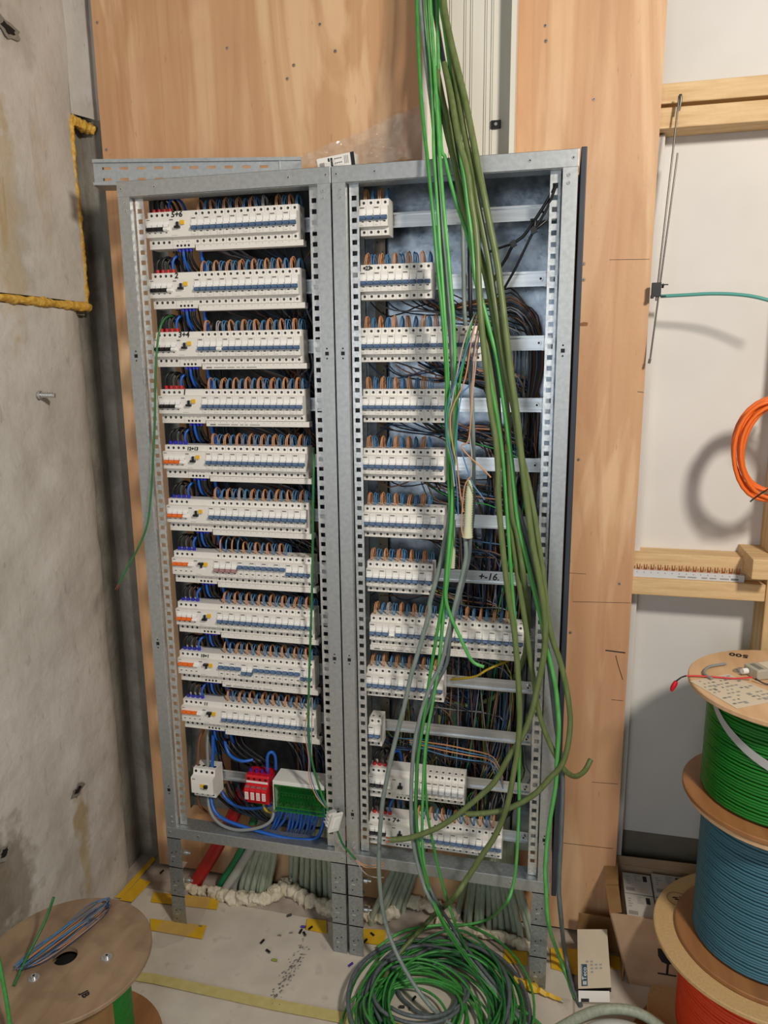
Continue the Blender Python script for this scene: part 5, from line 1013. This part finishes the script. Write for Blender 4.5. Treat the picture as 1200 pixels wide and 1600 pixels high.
# yellow tool by the right leg
p0, p1 = onz(803, 1530, .015), onz(878, 1566, .008); t = thing('yellow_tool', 'crumpled yellow strip tool with a metal tip on the floor by the right leg', 'tool', p0); d = p1-p0; s = Vector((-d.y, d.x, 0)).normalized(); b = MB(); vs = []; n = 16
for i in range(n+1):
    u = i/n; w = (.017 if .2 < u < .5 else .011)*(1-.75*max(0, u-.45)/.55); z = .006*noise.noise(Vector((i*.7, 1, 2)))+.003
    vs += [d*u-s*w+Vector((0, 0, z)), d*u+s*w*1.1+Vector((0, 0, z+.006*noise.noise(Vector((i*.9, 4, 2))))), d*u+Vector((0, 0, z+.008))]
fs = []
for i in range(n): a = 3*i; fs += [(a, a+3, a+5, a+2), (a+2, a+5, a+4, a+1), (a, a+1, a+4, a+3)]
b.add(vs, fs, 'tape_yellow', False); b.build('handle', t)
b = MB(); b.cyl(d*.97+Vector((0, 0, .005)), d*1.04+Vector((0, 0, .003)), .004, 'screw_metal', 8, r1=.0015); b.build('metal_tip', t)

# ------------------------------------------------------------------ on top of the cabinet
tl0 = at(145, 250, .03); tr0 = at(471, 240, .15)
t = thing('perforated_tray', 'slotted galvanised cable tray lying on top of the left cabinet', 'cable tray', (tl0.x, tl0.y, Z1)); d = tr0-tl0; d.z = 0; Lt = d.length; t.rotation_euler = (0, 0, math.atan2(d.y, d.x)); H = .062
b = MB(); zs = (.0, .012, .020, .038, .046, H); 
def trow(z0, z1, cuts):
    x = 0
    for c0, c1 in cuts: b.box(x, c0, 0, .0015, z0, z1, 'galv_post'); x = c1
    b.box(x, Lt, 0, .0015, z0, z1, 'galv_post')
cuts = [(.022+.045*i, .022+.045*i+.022) for i in range(int((Lt-.06)/.045))]
trow(0, .013, []); trow(.013, .0195, cuts); trow(.0195, .0395, []); trow(.0395, .046, cuts); trow(.046, H, []); b.build('side_wall', t)
b = MB(); b.box(0, Lt, -.006, .0015, H, H+.002, 'galv_post'); b.box(0, Lt, -.006, -.0045, H-.006, H, 'galv_post'); b.box(0, Lt, -.010, .0, .0, .0015, 'galv_post'); b.box(0, Lt, -.010, -.0085, 0, .008, 'galv_post'); b.build('rim', t)
b = MB(); b.box(0, Lt, .0015, .05, .0, .0015, 'galv_post'); b.build('base_web', t)
b = MB(); b.box(Lt-.055, Lt, -.0015, 0, .0, H, 'galv_post'); b.box(Lt-.058, Lt-.054, -.003, 0, 0, H+.003, 'galv_bright'); b.build('joint_plate', t)
# white labelled carton corner
t = thing('labelled_box', 'small white box with barcode label tilted on the cabinet top', 'box', at(496, 258, .07)); ex = (at(548, 240, .07)-at(496, 251, .07)).normalized(); ez = Vector((-ex.z, 0, ex.x)); w = .094
b = MB(); b.obox(ex*w/2+ez*-.002+Vector((0, .02, 0)), ex*w/2, Vector((0, .02, 0)), ez*.0155, 'white_plastic'); b.build('box_body', t)
b = MB(); b.obox(ex*.012+ez*-.003+Vector((0, -.0003, 0)), ex*.006, Vector((0, .0004, 0)), ez*.005, 'print_grey'); b.obox(ex*.030+ez*.006+Vector((0, -.0003, 0)), ex*.002, Vector((0, .0004, 0)), ez*.004, 'ink'); b.obox(ex*.037+ez*-.0005+Vector((0, -.0003, 0)), ex*.0025, Vector((0, .0004, 0)), ez*.010, 'ink')
for i in range(8): b.obox(ex*(.046+.005*(i % 4))+ez*(.006-.010*(i//4))+Vector((0, -.0003, 0)), ex*.0018, Vector((0, .0004, 0)), ez*.0012, 'label_grey')
for i in range(3): b.obox(ex*(.070+.004*i)+Vector((0, -.0003, 0)), ex*.0008, Vector((0, .0004, 0)), ez*.009, 'print_grey')
b.obox(ex*(w-.004)+ez*-.002+Vector((0, -.0004, 0)), ex*.0045, Vector((0, .0006, 0)), ez*.0156, 'ink'); b.build('box_print', t)['kind'] = 'stuff'
# crumpled clear plastic bag
nu, nv = 46, 22; vs = []; fs = []
lo = [at(470, 262, .06), at(560, 256, .07), at(668, 249, .08)]; hi = [at(470, 246, .12), at(560, 208, .14), at(664, 160, .16)]
def tri(L_, u): return L_[0].lerp(L_[1], u*2) if u < .5 else L_[1].lerp(L_[2], u*2-1)
for side in (0, 1):
    for i in range(nu+1):
        for j in range(nv+1):
            u, v = i/nu, j/nv; p = tri(lo, u).lerp(tri(hi, u), v); n1 = noise.fractal(Vector((p.x*16, p.z*16, 3+side*5)), 1, 2, 4); n2 = abs(noise.noise(Vector((p.x*30+p.z*20, p.z*40-p.x*14, 1+side)))); 
            p.y += (.020*n1-.020*n2*n2*3)+side*.03*math.sin(math.pi*v)*.8; p.z = max(p.z, Z1+.002); vs.append(p)
    o_ = side*(nu+1)*(nv+1)
    for i in range(nu):
        for j in range(nv): fs.append((o_+i*(nv+1)+j, o_+(i+1)*(nv+1)+j, o_+(i+1)*(nv+1)+j+1, o_+i*(nv+1)+j+1))
b = MB(); c0 = at(560, 256, .07); b.add([v-c0 for v in vs], fs, 'film', True); o = b.build('plastic_bag'); o.location = c0; tag(o, 'crumpled clear plastic bag on top of the cabinet', 'plastic bag')
# clear plastic sheet under the left leg
pts = [onz(*q) for q in ((250, 1460, .0), (330, 1405, .0), (300, 1455, .0), (262, 1480, .0), (232, 1484, .0))]
sheet('plastic_film', 'clear plastic film under the left cabinet leg', 'plastic film', [(p.x, p.y) for p in (onz(285, 1405, 0), onz(332, 1402, 0), onz(312, 1450, 0), onz(285, 1472, 0), onz(255, 1484, 0), onz(232, 1484, 0), onz(248, 1450, 0))], .0072, .0005, 'film_floor')
bpy.context.view_layer.update()
